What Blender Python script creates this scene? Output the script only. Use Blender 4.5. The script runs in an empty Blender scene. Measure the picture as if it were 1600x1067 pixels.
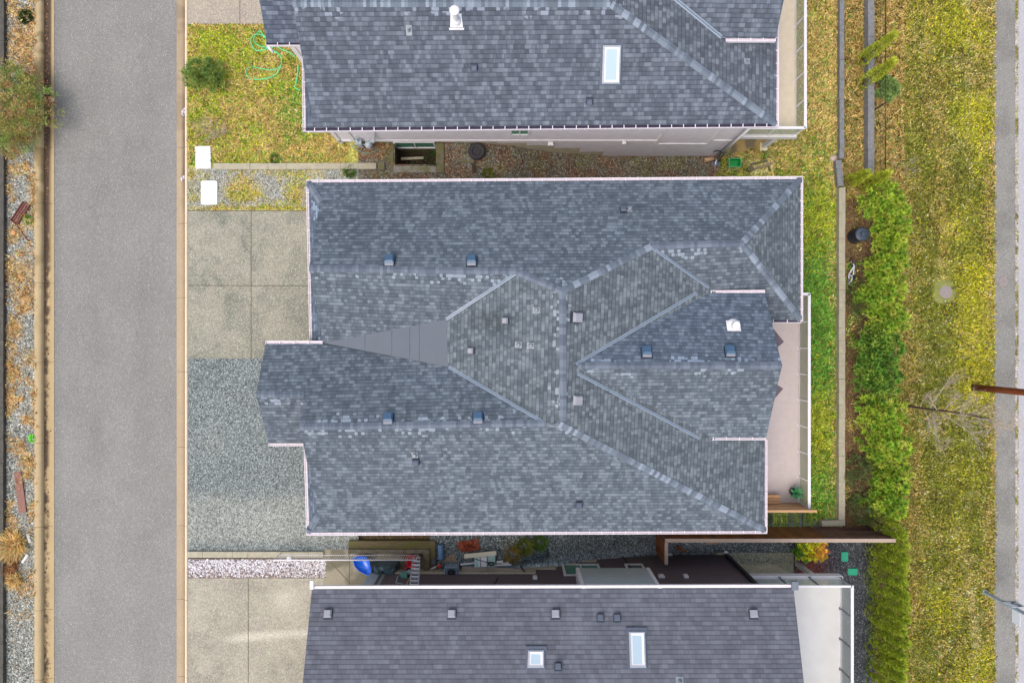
import bpy, bmesh, math, random
import numpy as np
from mathutils import Vector, Matrix
from mathutils.bvhtree import BVHTree
random.seed(7); RNG = np.random.default_rng(11)
SC = bpy.context.scene; COL = SC.collection
# ---------------------------------------------------------------- camera, sky, sun, exposure
H = 27.7                      # camera height over the driveway level (z = 0)
F = 1600 * 24 / 36.0
cam = bpy.data.cameras.new('camera'); cam.lens = 24; cam.sensor_width = 36; cam.clip_end = 1000
co = bpy.data.objects.new('camera', cam); COL.objects.link(co); co.location = (0, 0, H); SC.camera = co
SUN_EL, SUN_AZ = math.radians(62), math.atan2(-0.62, -0.55)
w = bpy.data.worlds.new("World"); SC.world = w; w.use_nodes = True
bg = w.node_tree.nodes['Background']; sky = w.node_tree.nodes.new('ShaderNodeTexSky')
sky.sky_type = 'NISHITA'; sky.sun_disc = False; sky.sun_elevation = SUN_EL; sky.sun_rotation = SUN_AZ
sky.air_density = 1.0; sky.dust_density = 3.0; sky.ozone_density = 1.0
hs = w.node_tree.nodes.new('ShaderNodeHueSaturation'); hs.inputs['Saturation'].default_value = .62
w.node_tree.links.new(sky.outputs[0], hs.inputs['Color']); w.node_tree.links.new(hs.outputs[0], bg.inputs[0]); bg.inputs[1].default_value = 0.15
sl = bpy.data.lights.new('sun', 'SUN'); sl.energy = 0.8; sl.angle = math.radians(50); sl.color = (1, .92, .80)
so = bpy.data.objects.new('sun', sl); COL.objects.link(so)
sd = Vector((math.sin(SUN_AZ) * math.cos(SUN_EL), math.cos(SUN_AZ) * math.cos(SUN_EL), math.sin(SUN_EL)))
so.rotation_euler = sd.to_track_quat('Z', 'Y').to_euler()
SC.view_settings.view_transform = 'Standard'; SC.view_settings.look = 'None'
SC.view_settings.exposure = 0.98; SC.view_settings.gamma = 1

# ---------------------------------------------------------------- coordinates
def lin(c):
    c = np.asarray(c, float) / 255.0
    return np.where(c <= .04045, c / 12.92, ((c + .055) / 1.055) ** 2.4)
KA = 0.78
def A(r, g, b):               # colour as the photo shows it -> albedo
    return tuple(np.clip(lin((r, g, b)) * KA, 0, .86))
def W(px, py, z):
    d = (H - z) / F
    return Vector(((px - 800) * d, (533.5 - py) * d, z))
PX = np.array([-1.9, 0, .66, 1.83, 2.75, 4.2, 5.0, 14.35, 17.0, 60])
PZ = np.array([0, -.5, -.95, -1.45, -1.66, -1.95, -2.0, -2.05, -2.5, -2.6])
def gz(X, Y):
    X = np.asarray(X, float); Y = np.asarray(Y, float)
    sh = np.clip((7 - Y) / 14.5, 0, 1) * 2.1 * np.clip((10 - X) / 4, 0, 1)
    return np.interp(X - sh, PX, PZ)
def Wg(px, py, off=0.0):
    px = np.asarray(px, float); py = np.asarray(py, float); z = np.zeros(np.broadcast(px, py).shape)
    for i in range(14):
        d = (H - z) / F
        z = .5 * z + .5 * gz((px - 800) * d, (533.5 - py) * d)
    d = (H - z) / F
    return (px - 800) * d, (533.5 - py) * d, z + off
def G(px, py, off=0.0):
    x, y, z = Wg(px, py, off); return Vector((float(x), float(y), float(z)))
_T = RNG.random((256, 256))
def vn(x, y):
    xi = np.floor(x).astype(int); yi = np.floor(y).astype(int); fx = x - xi; fy = y - yi
    fx = fx * fx * (3 - 2 * fx); fy = fy * fy * (3 - 2 * fy)
    g = lambda a, b: _T[a & 255, b & 255]
    return (g(xi, yi) * (1 - fx) + g(xi + 1, yi) * fx) * (1 - fy) + (g(xi, yi + 1) * (1 - fx) + g(xi + 1, yi + 1) * fx) * fy
def fbm(x, y, s, o=4, seed=0):
    x = x / s + seed * 17.3; y = y / s + seed * 9.1; r = 0; a = .5; t = 0
    for i in range(o):
        r = r + a * vn(x, y); t += a; a *= .55; x = x * 2.03 + 5; y = y * 2.03 + 9
    return r / t
def sst(a, b, x):
    t = np.clip((x - a) / (b - a), 0, 1); return t * t * (3 - 2 * t)

# ---------------------------------------------------------------- materials
class NT:
    def __init__(s, name):
        s.m = bpy.data.materials.new(name); s.m.use_nodes = True; s.t = s.m.node_tree
        s.b = s.t.nodes['Principled BSDF']
    def n(s, ty, **kw):
        n = s.t.nodes.new(ty)
        for k, v in kw.items(): setattr(n, k, v)
        return n
    def L(s, a, b): s.t.links.new(a, b)
    def put(s, sock, v):
        if isinstance(v, bpy.types.NodeSocket): s.L(v, sock)
        else: sock.default_value = v
    def ma(s, op, a, b=0.0, c=0.0):
        n = s.n('ShaderNodeMath', operation=op); s.put(n.inputs[0], a); s.put(n.inputs[1], b); s.put(n.inputs[2], c); return n.outputs[0]
    def noise(s, vec, scale, detail=3, rough=.55):
        n = s.n('ShaderNodeTexNoise'); s.put(n.inputs['Vector'], vec); n.inputs['Scale'].default_value = scale
        n.inputs['Detail'].default_value = detail; n.inputs['Roughness'].default_value = rough; return n.outputs['Fac']
    def mr(s, v, a, b, c, d):
        n = s.n('ShaderNodeMapRange'); s.put(n.inputs[0], v)
        for i, q in enumerate((a, b, c, d)): s.put(n.inputs[i + 1], q)
        return n.outputs[0]
    def mix(s, f, a, b, bt='MIX'):
        n = s.n('ShaderNodeMix', data_type='RGBA', blend_type=bt); s.put(n.inputs[0], f)
        for i, q in ((6, a), (7, b)): s.put(n.inputs[i], (*q, 1) if isinstance(q, tuple) and len(q) == 3 else q)
        return n.outputs[2]
    def scale(s, col, f):
        n = s.n('ShaderNodeVectorMath', operation='SCALE'); s.L(col, n.inputs[0]); s.put(n.inputs['Scale'], f); return n.outputs[0]
    def pos(s): return s.n('ShaderNodeNewGeometry').outputs['Position']
    def bump(s, h, st, dist=.01):
        n = s.n('ShaderNodeBump'); n.inputs['Strength'].default_value = st; n.inputs['Distance'].default_value = dist
        s.L(h, n.inputs['Height']); s.L(n.outputs[0], s.b.inputs['Normal'])
    def fin(s, col, rough=.8, metal=0.0, spec=.5):
        s.put(s.b.inputs['Base Color'], (*col, 1) if isinstance(col, tuple) else col)
        s.put(s.b.inputs['Roughness'], rough); s.b.inputs['Metallic'].default_value = metal
        s.b.inputs['Specular IOR Level'].default_value = spec; return s.m

def plain(name, c, rough=.55, var=.12, sc=9, metal=0, fine=.06, spec=.4):
    t = NT(name); p = t.pos(); n = t.noise(p, sc, 4); f = t.noise(p, 140, 2)
    k = t.ma('ADD', t.mr(n, .3, .7, 1 - var, 1 + var), t.mr(f, .3, .7, -fine, fine))
    r = t.n('ShaderNodeRGB'); r.outputs[0].default_value = (*c, 1)
    return t.fin(t.scale(r.outputs[0], k), rough, metal, spec)

def ground(name, cell=.02, con=.5, pale=0.0, palec=(.6, .6, .6), bumpd=.01, rough=.9, hue=0.06, big=.10, con2=.0):
    """attribute colour broken up by pebbles / grains"""
    t = NT(name); p = t.pos(); a = t.n('ShaderNodeAttribute', attribute_name='Col').outputs['Color']
    v = t.n('ShaderNodeTexVoronoi'); t.L(p, v.inputs['Vector']); v.inputs['Scale'].default_value = 1 / cell
    sep = t.n('ShaderNodeSeparateColor'); t.L(v.outputs['Color'], sep.inputs[0])
    k = t.mr(sep.outputs[0], 0, 1, 1 - con, 1 + con)
    v2 = t.n('ShaderNodeTexVoronoi'); t.L(p, v2.inputs['Vector']); v2.inputs['Scale'].default_value = .45 / cell
    sep2 = t.n('ShaderNodeSeparateColor'); t.L(v2.outputs['Color'], sep2.inputs[0])
    k = t.ma('MULTIPLY', k, t.mr(sep2.outputs[1], 0, 1, 1 - con * .5, 1 + con * .5))
    k = t.ma('MULTIPLY', k, t.mr(t.noise(p, 1.3, 5), .3, .7, 1 - big, 1 + big))
    if con2: k = t.ma('MULTIPLY', k, t.mr(t.noise(p, 12, 4, .7), .3, .7, 1 - con2, 1 + con2))
    c = t.scale(a, k)
    if pale: c = t.mix(t.ma('MULTIPLY', t.ma('GREATER_THAN', sep.outputs[1], 1 - pale), .75), c, palec)
    if hue:
        h = t.n('ShaderNodeHueSaturation'); t.L(c, h.inputs['Color'])
        t.L(t.mr(sep2.outputs[2], 0, 1, .5 - hue, .5 + hue), h.inputs['Hue']); c = h.outputs[0]
    t.bump(v.outputs['Distance'], .5, bumpd)
    return t.fin(c, rough, 0, .25)

def shingle(name, dark, mid, light, expo=.143, con=1.0, wid=.2, bright=.82, stains=()):
    t = NT(name); uv = t.n('ShaderNodeUVMap', uv_map='uv').outputs[0]; s = t.n('ShaderNodeSeparateXYZ'); t.L(uv, s.inputs[0])
    u, v = s.outputs[0], s.outputs[1]
    vr = t.ma('DIVIDE', v, expo); row = t.ma('FLOOR', vr); fv = t.ma('SUBTRACT', vr, row)
    wn = t.n('ShaderNodeTexWhiteNoise', noise_dimensions='1D'); t.L(row, wn.inputs['W'])
    u2 = t.ma('ADD', u, t.ma('MULTIPLY', wn.outputs[0], 7.3))
    def cell(wd, o):
        q = t.ma('DIVIDE', t.ma('ADD', u2, o), wd); c = t.ma('FLOOR', q); fr = t.ma('SUBTRACT', q, c)
        cb = t.n('ShaderNodeCombineXYZ'); t.L(c, cb.inputs[0]); t.L(row, cb.inputs[1]); cb.inputs[2].default_value = o
        wq = t.n('ShaderNodeTexWhiteNoise', noise_dimensions='3D'); t.L(cb.outputs[0], wq.inputs['Vector']); return wq.outputs[0], fr
    a, fa = cell(wid, 0.0); b, fb = cell(wid * .63, .31); c3, fc = cell(wid * 1.7, .77)
    tone = t.ma('ADD', t.ma('ADD', t.ma('MULTIPLY', a, .50), t.ma('MULTIPLY', b, .40)), t.ma('MULTIPLY', c3, .10))
    r = t.n('ShaderNodeValToRGB'); t.L(tone, r.inputs[0]); e = r.color_ramp.elements
    e[0].position = .16; e[0].color = (*dark, 1); e[1].position = bright; e[1].color = (*light, 1)
    m = e.new(.5); m.color = (*mid, 1)
    col = r.outputs[0]; p = t.pos()
    # pale tabs just under the ridges: sky sheen painted into the colour
    rd = t.n('ShaderNodeAttribute', attribute_name='rd').outputs['Fac']
    near = t.ma('MULTIPLY', t.mr(rd, .12, .62, 1, 0), t.mr(t.noise(p, .9, 2), .38, .62, 0, 1)); near = t.ma('MULTIPLY', near, t.mr(rd, .10, .16, 0, 1))
    pick = t.ma('GREATER_THAN', t.ma('ADD', b, t.ma('MULTIPLY', near, .9)), 1.08)
    col = t.mix(t.ma('MULTIPLY', pick, .6), col, tuple(min(1, q * 1.9) for q in light))
    edge = t.mr(fv, .0, .22, .48, 1.04); top = t.mr(fv, .86, 1.0, 1.0, .86)  # course edges: dark cut asphalt with the shadow line painted in
    vs = t.ma('MULTIPLY', t.mr(fa, 0, .07, .78, 1), t.mr(fb, 0, .10, .84, 1))  # tab shadows painted as darker side edges
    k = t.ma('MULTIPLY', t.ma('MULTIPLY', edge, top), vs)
    k = t.ma('MULTIPLY', k, t.mr(t.noise(p, .55, 4), .3, .7, .97, 1.03))
    k = t.ma('MULTIPLY', k, t.mr(t.noise(p, 90, 2, .8), .25, .75, .80, 1.20))
    cs = t.n('ShaderNodeCombineXYZ'); t.L(t.ma('MULTIPLY', t.ma('ADD', u, t.ma('MULTIPLY', v, .55)), 2.6), cs.inputs[0]); t.L(t.ma('MULTIPLY', v, .5), cs.inputs[1])
    k = t.ma('MULTIPLY', k, t.mr(t.noise(cs.outputs[0], 1.0, 3), .35, .65, .92, 1.08))
    tint = t.n('ShaderNodeAttribute', attribute_name='tint').outputs['Color']  # slope tint: light by facing painted in, with some lichen
    col = t.mix(1.0, col, tint, 'MULTIPLY')
    for (sx, sy, rx, ry, am) in stains:
        vm = t.n('ShaderNodeVectorMath', operation='SUBTRACT'); t.L(p, vm.inputs[0]); vm.inputs[1].default_value = (sx, sy, 0)
        vq = t.n('ShaderNodeVectorMath', operation='MULTIPLY'); t.L(vm.outputs[0], vq.inputs[0]); vq.inputs[1].default_value = (1 / rx, 1 / ry, 0)
        vl = t.n('ShaderNodeVectorMath', operation='LENGTH'); t.L(vq.outputs[0], vl.inputs[0])
        k = t.ma('MULTIPLY', k, t.mr(t.ma('ADD', vl.outputs['Value'], t.ma('MULTIPLY', t.noise(p, 4, 3), .5)), .25, 1.35, 1 - am, 1))
    h = t.ma('ADD', t.ma('MULTIPLY', t.ma('SUBTRACT', 1.0, fv), .9), t.ma('MULTIPLY', t.ma('GREATER_THAN', b, .5), .6))
    t.bump(h, .8, .012)
    return t.fin(t.scale(col, k), .92, 0, .3)

def attrmat(name, rough=.7, spec=.3, trans=0.0, var=.15):
    t = NT(name); a = t.n('ShaderNodeAttribute', attribute_name='Col').outputs['Color']
    g = t.n('ShaderNodeNewGeometry'); k = t.mr(g.outputs['Random Per Island'], 0, 1, 1 - var, 1 + var)
    c = t.scale(a, k); t.fin(c, rough, 0, spec)
    if trans:
        tr = t.n('ShaderNodeBsdfTranslucent'); t.L(c, tr.inputs[0]); mx = t.n('ShaderNodeMixShader'); mx.inputs[0].default_value = trans
        t.L(t.b.outputs[0], mx.inputs[1]); t.L(tr.outputs[0], mx.inputs[2]); t.L(mx.outputs[0], t.t.nodes['Material Output'].inputs[0])
    return t.m
def glassy(name, c, op=.4, rough=.12):
    t = NT(name); t.fin(c, rough, 0, .6); tr = t.n('ShaderNodeBsdfTransparent'); tr.inputs[0].default_value = (.9, .95, .93, 1)
    mx = t.n('ShaderNodeMixShader'); mx.inputs[0].default_value = op
    t.L(tr.outputs[0], mx.inputs[1]); t.L(t.b.outputs[0], mx.inputs[2]); t.L(mx.outputs[0], t.t.nodes['Material Output'].inputs[0]); return t.m
def siding(name, c, pitch=.13, axis=2):
    t = NT(name); p = t.pos(); s = t.n('ShaderNodeSeparateXYZ'); t.L(p, s.inputs[0])
    q = t.ma('FRACT', t.ma('DIVIDE', s.outputs[axis], pitch)); n = t.noise(p, 3, 4)
    k = t.ma('MULTIPLY', t.mr(q, 0, .12, .72, 1), t.mr(n, .3, .7, .93, 1.07))
    r = t.n('ShaderNodeRGB'); r.outputs[0].default_value = (*c, 1); t.bump(q, .6, .015)
    return t.fin(t.scale(r.outputs[0], k), .6, 0, .3)
def wood(name, c, sc=(1, 1, 1), var=.35, rough=.75, moss=None):
    t = NT(name); p = t.pos(); mp = t.n('ShaderNodeMapping'); t.L(p, mp.inputs[0]); mp.inputs['Scale'].default_value = sc
    n = t.noise(mp.outputs[0], 6, 6, .7); n2 = t.noise(p, 2.5, 4)
    g = t.n('ShaderNodeNewGeometry'); k = t.ma('MULTIPLY', t.mr(n, .3, .7, 1 - var, 1 + var), t.mr(g.outputs['Random Per Island'], 0, 1, .8, 1.2))
    r = t.n('ShaderNodeRGB'); r.outputs[0].default_value = (*c, 1); col = t.scale(r.outputs[0], k)
    if moss: col = t.mix(t.mr(n2, .45, .62, 0, .8), col, moss)
    t.bump(n, .4, .006); return t.fin(col, rough, 0, .25)

# ---------------------------------------------------------------- objects
ORG = {}
def org(o): return ORG.get(o.name, Vector((0, 0, 0))) if o else Vector((0, 0, 0))
def link(name, me, parent=None, loc=None):
    o = bpy.data.objects.new(name, me); COL.objects.link(o)
    if parent is not None: o.parent = parent; ORG[o.name] = org(parent)
    elif loc is not None: o.location = loc; ORG[o.name] = Vector(loc)
    return o
def thing(name, label, cat, loc, group=None):
    o = link(name, None, None, loc); o['label'] = label; o['category'] = cat; o.empty_display_size = .2
    if group: o['group'] = group
    return o
def tag(o, label, cat, group=None):
    o['label'] = label; o['category'] = cat
    if group: o['group'] = group
    return o
def npmesh(name, V, Fc, mats, colors=None, mi=None):
    me = bpy.data.meshes.new(name); V = np.asarray(V, np.float32); Fc = np.asarray(Fc, np.int32); k = Fc.shape[1]
    me.vertices.add(len(V)); me.vertices.foreach_set('co', V.ravel()); me.loops.add(Fc.size); me.loops.foreach_set('vertex_index', Fc.ravel())
    me.polygons.add(len(Fc)); me.polygons.foreach_set('loop_start', np.arange(0, Fc.size, k, dtype=np.int32))
    if mi is not None: me.polygons.foreach_set('material_index', mi)
    me.update(calc_edges=True)
    if colors is not None:
        at = me.color_attributes.new('Col', 'FLOAT_COLOR', 'POINT'); c = np.ones((len(V), 4), np.float32); c[:, :3] = colors
        at.data.foreach_set('color', c.ravel())
    for m in (mats if isinstance(mats, (list, tuple)) else [mats]): me.materials.append(m)
    return me
def npobj(name, V, Fc, mats, colors=None, parent=None, loc=None):
    V = np.asarray(V, float); o = org(parent) if parent else (Vector(loc) if loc is not None else Vector((0, 0, 0)))
    return link(name, npmesh(name, V - np.array(o), Fc, mats, colors), parent, loc)

class MB:
    def __init__(s): s.v = []; s.f = []; s.m = []; s.mats = []; s.sm = []
    def mi(s, m):
        if m not in s.mats: s.mats.append(m)
        return s.mats.index(m)
    def add(s, vs, fs, m, smooth=False):
        b = len(s.v); s.v += [Vector(q) for q in vs]; k = s.mi(m)
        for f in fs: s.f.append([b + i for i in f]); s.m.append(k); s.sm.append(smooth)
        return s
    def box(s, x0, x1, y0, y1, z0, z1, m):
        if x0 > x1: x0, x1 = x1, x0
        if y0 > y1: y0, y1 = y1, y0
        return s.add([(x, y, z) for z in (z0, z1) for x, y in ((x0, y0), (x1, y0), (x1, y1), (x0, y1))],
                     [(3, 2, 1, 0), (4, 5, 6, 7), (0, 1, 5, 4), (1, 2, 6, 5), (2, 3, 7, 6), (3, 0, 4, 7)], m)
    def ob(s, c, size, rz, m, ry=0, rx=0, taper=1.0):
        R = Matrix.Rotation(rz, 3, 'Z') @ Matrix.Rotation(ry, 3, 'Y') @ Matrix.Rotation(rx, 3, 'X'); c = Vector(c); a, b, h = [q / 2 for q in size]
        vs = []
        for z in (-h, h):
            k = taper if z > 0 else 1
            vs += [c + R @ Vector((x * k, y * k, z)) for x, y in ((-a, -b), (a, -b), (a, b), (-a, b))]
        return s.add(vs, [(3, 2, 1, 0), (4, 5, 6, 7), (0, 1, 5, 4), (1, 2, 6, 5), (2, 3, 7, 6), (3, 0, 4, 7)], m)
    def prism(s, pts, z0, z1, m):
        n = len(pts); ar = sum(pts[i][0] * pts[(i + 1) % n][1] - pts[(i + 1) % n][0] * pts[i][1] for i in range(n))
        if ar < 0: pts = pts[::-1]
        vs = [(p[0], p[1], z0) for p in pts] + [(p[0], p[1], z1) for p in pts]
        return s.add(vs, [tuple(range(n))[::-1], tuple(range(n, 2 * n))] + [(i, (i + 1) % n, n + (i + 1) % n, n + i) for i in range(n)], m)
    def tube(s, pts, r, m, n=8, r2=None):
        pts = [Vector(p) for p in pts]; b = len(s.v); k = s.mi(m); L = len(pts)
        up = Vector((0, 0, 1)); t0 = (pts[1] - pts[0]).normalized(); a = t0.orthogonal().normalized()
        for i, p in enumerate(pts):
            t = (pts[min(i + 1, L - 1)] - pts[max(i - 1, 0)]).normalized(); a = (a - t * a.dot(t)).normalized(); c = t.cross(a)
            rr = r if r2 is None else r + (r2 - r) * i / (L - 1)
            for j in range(n): q = 2 * math.pi * j / n; s.v.append(p + (a * math.cos(q) + c * math.sin(q)) * rr)
        for i in range(L - 1):
            for j in range(n):
                s.f.append([b + i * n + j, b + i * n + (j + 1) % n, b + (i + 1) * n + (j + 1) % n, b + (i + 1) * n + j]); s.m.append(k); s.sm.append(True)
        s.f.append([b + j for j in range(n)][::-1]); s.m.append(k); s.sm.append(False)
        s.f.append([b + (L - 1) * n + j for j in range(n)]); s.m.append(k); s.sm.append(False); return s
    def lathe(s, c, prof, m, n=24, axis=None):
        c = Vector(c); b = len(s.v); k = s.mi(m); R = axis.to_track_quat('Z', 'Y').to_matrix() if axis else Matrix.Identity(3)
        for r, z in prof:
            for j in range(n): q = 2 * math.pi * j / n; s.v.append(c + R @ Vector((r * math.cos(q), r * math.sin(q), z)))
        for i in range(len(prof) - 1):
            for j in range(n):
                s.f.append([b + i * n + j, b + i * n + (j + 1) % n, b + (i + 1) * n + (j + 1) % n, b + (i + 1) * n + j]); s.m.append(k); s.sm.append(False)
        for e in (0, len(prof) - 1):
            if prof[e][0] > 1e-4: s.f.append([b + e * n + j for j in (range(n) if e else range(n - 1, -1, -1))]); s.m.append(k); s.sm.append(False)
        return s
    def quad(s, pts, th, m):     # thin slab from a planar polygon, thickness downwards
        n = len(pts); pts = [Vector(p) for p in pts]; nrm = Vector((0, 0, 0))
        for i in range(n): nrm += pts[i].cross(pts[(i + 1) % n])
        nrm.normalize()
        vs = pts + [p - nrm * th for p in pts]
        return s.add(vs, [tuple(range(n)), tuple(range(n, 2 * n))[::-1]] + [((i + 1) % n, i, n + i, n + (i + 1) % n) for i in range(n)], m)
    def obj(s, name, parent=None, loc=None):
        o = org(parent) if parent else (Vector(loc) if loc is not None else Vector((0, 0, 0)))
        me = bpy.data.meshes.new(name); me.from_pydata([tuple(v - o) for v in s.v], [], s.f)
        for m in s.mats: me.materials.append(m)
        me.polygons.foreach_set('material_index', s.m); me.polygons.foreach_set('use_smooth', s.sm); me.update()
        return link(name, me, parent, loc)
def inpoly(x, y, poly):
    r = np.zeros(x.shape, bool); n = len(poly)
    for i in range(n):
        (x0, y0), (x1, y1) = poly[i], poly[(i + 1) % n]
        if y0 == y1: continue
        c = ((y0 > y) != (y1 > y)) & (x < (x1 - x0) * (y - y0) / (y1 - y0) + x0); r ^= c
    return r
def sheet(name, box, colf, mat, off=.004, step=4, poly=None, hole=None, parent=None, mound=None):
    x0, y0, x1, y1 = box; nx = max(2, int((x1 - x0) / step) + 1); ny = max(2, int((y1 - y0) / step) + 1)
    gx, gy = np.meshgrid(np.linspace(x0, x1, nx), np.linspace(y0, y1, ny)); X, Y, Z = Wg(gx, gy, off)
    if mound is not None: Z = Z + mound(gx, gy)
    i = np.arange(nx * ny).reshape(ny, nx); Fc = np.stack([i[1:, :-1], i[1:, 1:], i[:-1, 1:], i[:-1, :-1]], -1).reshape(-1, 4)
    cx = ((gx[1:, :-1] + gx[:-1, 1:]) / 2).ravel(); cy = ((gy[1:, :-1] + gy[:-1, 1:]) / 2).ravel(); k = np.ones(len(Fc), bool)
    if poly is not None: k &= inpoly(cx, cy, poly)
    for h in (hole or []): k &= ~((cx > h[0]) & (cx < h[2]) & (cy > h[1]) & (cy < h[3]))
    C = colf(gx.ravel(), gy.ravel())
    o = npobj(name, np.stack([X, Y, Z], -1).reshape(-1, 3), Fc[k], mat, C); o['kind'] = 'structure'; return o

# palettes (as seen) ------------------------------------------------------------
def P(*cs): return np.array([A(*c) for c in cs])
def PG(*cs): return np.clip(np.array([A(*c) for c in cs]) * 1.75, 0, .9)
def blend(Wt, pal):
    Wt = np.clip(Wt, 1e-4, None); Wt = Wt / Wt.sum(1, keepdims=True); return Wt @ pal
PV = PG((182, 180, 52), (132, 138, 54), (196, 170, 106), (96, 84, 46), (232, 218, 166), (212, 204, 62), (108, 140, 52))
def verge_w(x, y):
    a = fbm(x, y, 70, 4, 1); b = fbm(x, y, 26, 4, 2); c = fbm(x, y, 140, 3, 3); d = fbm(x, y, 11, 3, 4)
    tan = .40 + 1.7 * sst(.5, .7, b) + 3.2 * sst(1445, 1405, x) * sst(.35, .55, c + .1) + 1.5 * sst(1535, 1552, x) + 1.6 * sst(.52, .7, a) * sst(.4, .6, d)
    yel = .45 + 4.6 * sst(.42, .62, c) * np.exp(-((x - 1520) / 26.) ** 2) + 1.6 * sst(.48, .65, a) * sst(.45, .6, d)
    for (px, py, r) in ((1470, 35, 30), (1500, 30, 28), (1520, 200, 30), (1500, 350, 30), (1535, 440, 40), (1535, 560, 35), (1510, 740, 30), (1535, 620, 25), (1470, 950, 35), (1530, 1030, 30), (1500, 640, 22)):
        yel = yel + 2.2 * np.exp(-((x - px) ** 2 + (y - py) ** 2) / (r * r * .8))
    oliv = 2.2 + 1.2 * sst(.45, .6, d); brn = .95 + 2.2 * sst(.54, .68, d) * sst(1560, 1470, x) + 4 * np.exp(-((x - 1478) ** 2 + (y - 250) ** 2) / 2500) * 0
    brn_patch = sst(.5, .7, fbm(x, y, 40, 3, 9)); brn = brn + brn_patch  # random patches of browner grass
    path = 5 * np.exp(-((x - (1518 + 6 * np.sin(y / 50))) / 6.) ** 2) * sst(880, 930, y) + 2 * np.exp(-((x - 1512) / 5.) ** 2) * sst(320, 200, y)
    tan = tan + path; pale = .34 + .7 * sst(.5, .7, b) + .8 * path
    band = fbm(x * 3.2, y * .35, 60, 3, 19); tan = tan + 1.6 * sst(.52, .68, band); oliv = oliv + 2.2 * sst(.5, .34, band)
    grn = .25 + .5 * sst(.55, .7, c)
    return np.stack([yel, oliv, tan, brn, pale, yel * .45, grn], 1)
PL = PG((112, 166, 66), (162, 172, 62), (196, 168, 108), (216, 194, 138), (92, 126, 52), (200, 202, 58), (126, 106, 62)) * 1.1
def rlawn_w(x, y):
    a = fbm(x, y, 45, 4, 5); b = fbm(x, y, 14, 4, 6)
    tan = .3 + 3.2 * sst(330, 150, y) * sst(.30, .55, a + .08) + 2.0 * sst(1288, 1308, x) * sst(.35, .6, b + .05) + 1.2 * np.exp(-((x - 1300) ** 2 / 120 + (y - 430) ** 2 / 1500)) * 2
    g = .5 + 4.0 * np.exp(-((y - 470) / 75.) ** 2) + 2.4 * np.exp(-((y - 575) / 45.) ** 2) + 1.6 * np.exp(-((y - 770) / 45.) ** 2) + 1.2 * sst(.52, .7, b) + 1.3 * np.exp(-((x - 1268) ** 2 + (y - 225) ** 2) / 300)
    yl = .6 + 3.0 * np.exp(-((y - 345) / 45.) ** 2) + 3.2 * np.exp(-((y - 665) / 45.) ** 2) * sst(1310, 1290, x) + .8 * sst(.5, .7, a)
    return np.stack([g, yl, tan, tan * .6, g * .35 + .2, yl * .45, .25 + .7 * sst(.55, .7, b)], 1)
def llawn_w(x, y):
    a = fbm(x, y, 40, 4, 7); b = fbm(x, y, 13, 4, 8)
    tan = .7 + 2.6 * sst(.46, .62, b) + 2.2 * np.exp(-((x - 400) ** 2 + (y - 165) ** 2) / 3500) + 2 * sst(480, 540, x) + 2.5 * np.exp(-((x - 430) ** 2 / 3000 + (y - 240) ** 2 / 250)) + 2 * sst(60, 38, y)
    g = .7 + 3.2 * np.exp(-((x - 455) ** 2 / 500 + (y - 175) ** 2 / 2000)) + .8 * sst(.5, .66, a) + 2.5 * np.exp(-((x - 430) ** 2 + (y - 248) ** 2) / 80) + 2 * np.exp(-((x - 305) ** 2 + (y - 235) ** 2) / 300)
    yl = 1.5 + 2.6 * sst(.47, .62, a) + 2 * np.exp(-((x - 345) ** 2 + (y - 75) ** 2) / 1200)
    return np.stack([g * 1.1, yl * .8, tan * 1.15, tan * .7, .5 + g * .3, yl * .55, .7 + 1.4 * sst(.55, .7, b)], 1)
def dry_w(x, y):      # dry strip between the two low walls
    a = fbm(x, y, 24, 4, 12); b = fbm(x, y, 60, 3, 13)
    return np.stack([.3 + sst(.55, .7, a), .3 + 0 * a, 3 + 0 * a, 1.6 + 0 * a, .3 + .6 * sst(.5, .7, b), .15 + 0 * a, .9 + 1.5 * sst(.5, .7, a)], 1)
def grasscol(wf, pal, dark=.8):
    return lambda x, y: blend(wf(x, y), pal) * dark
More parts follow.
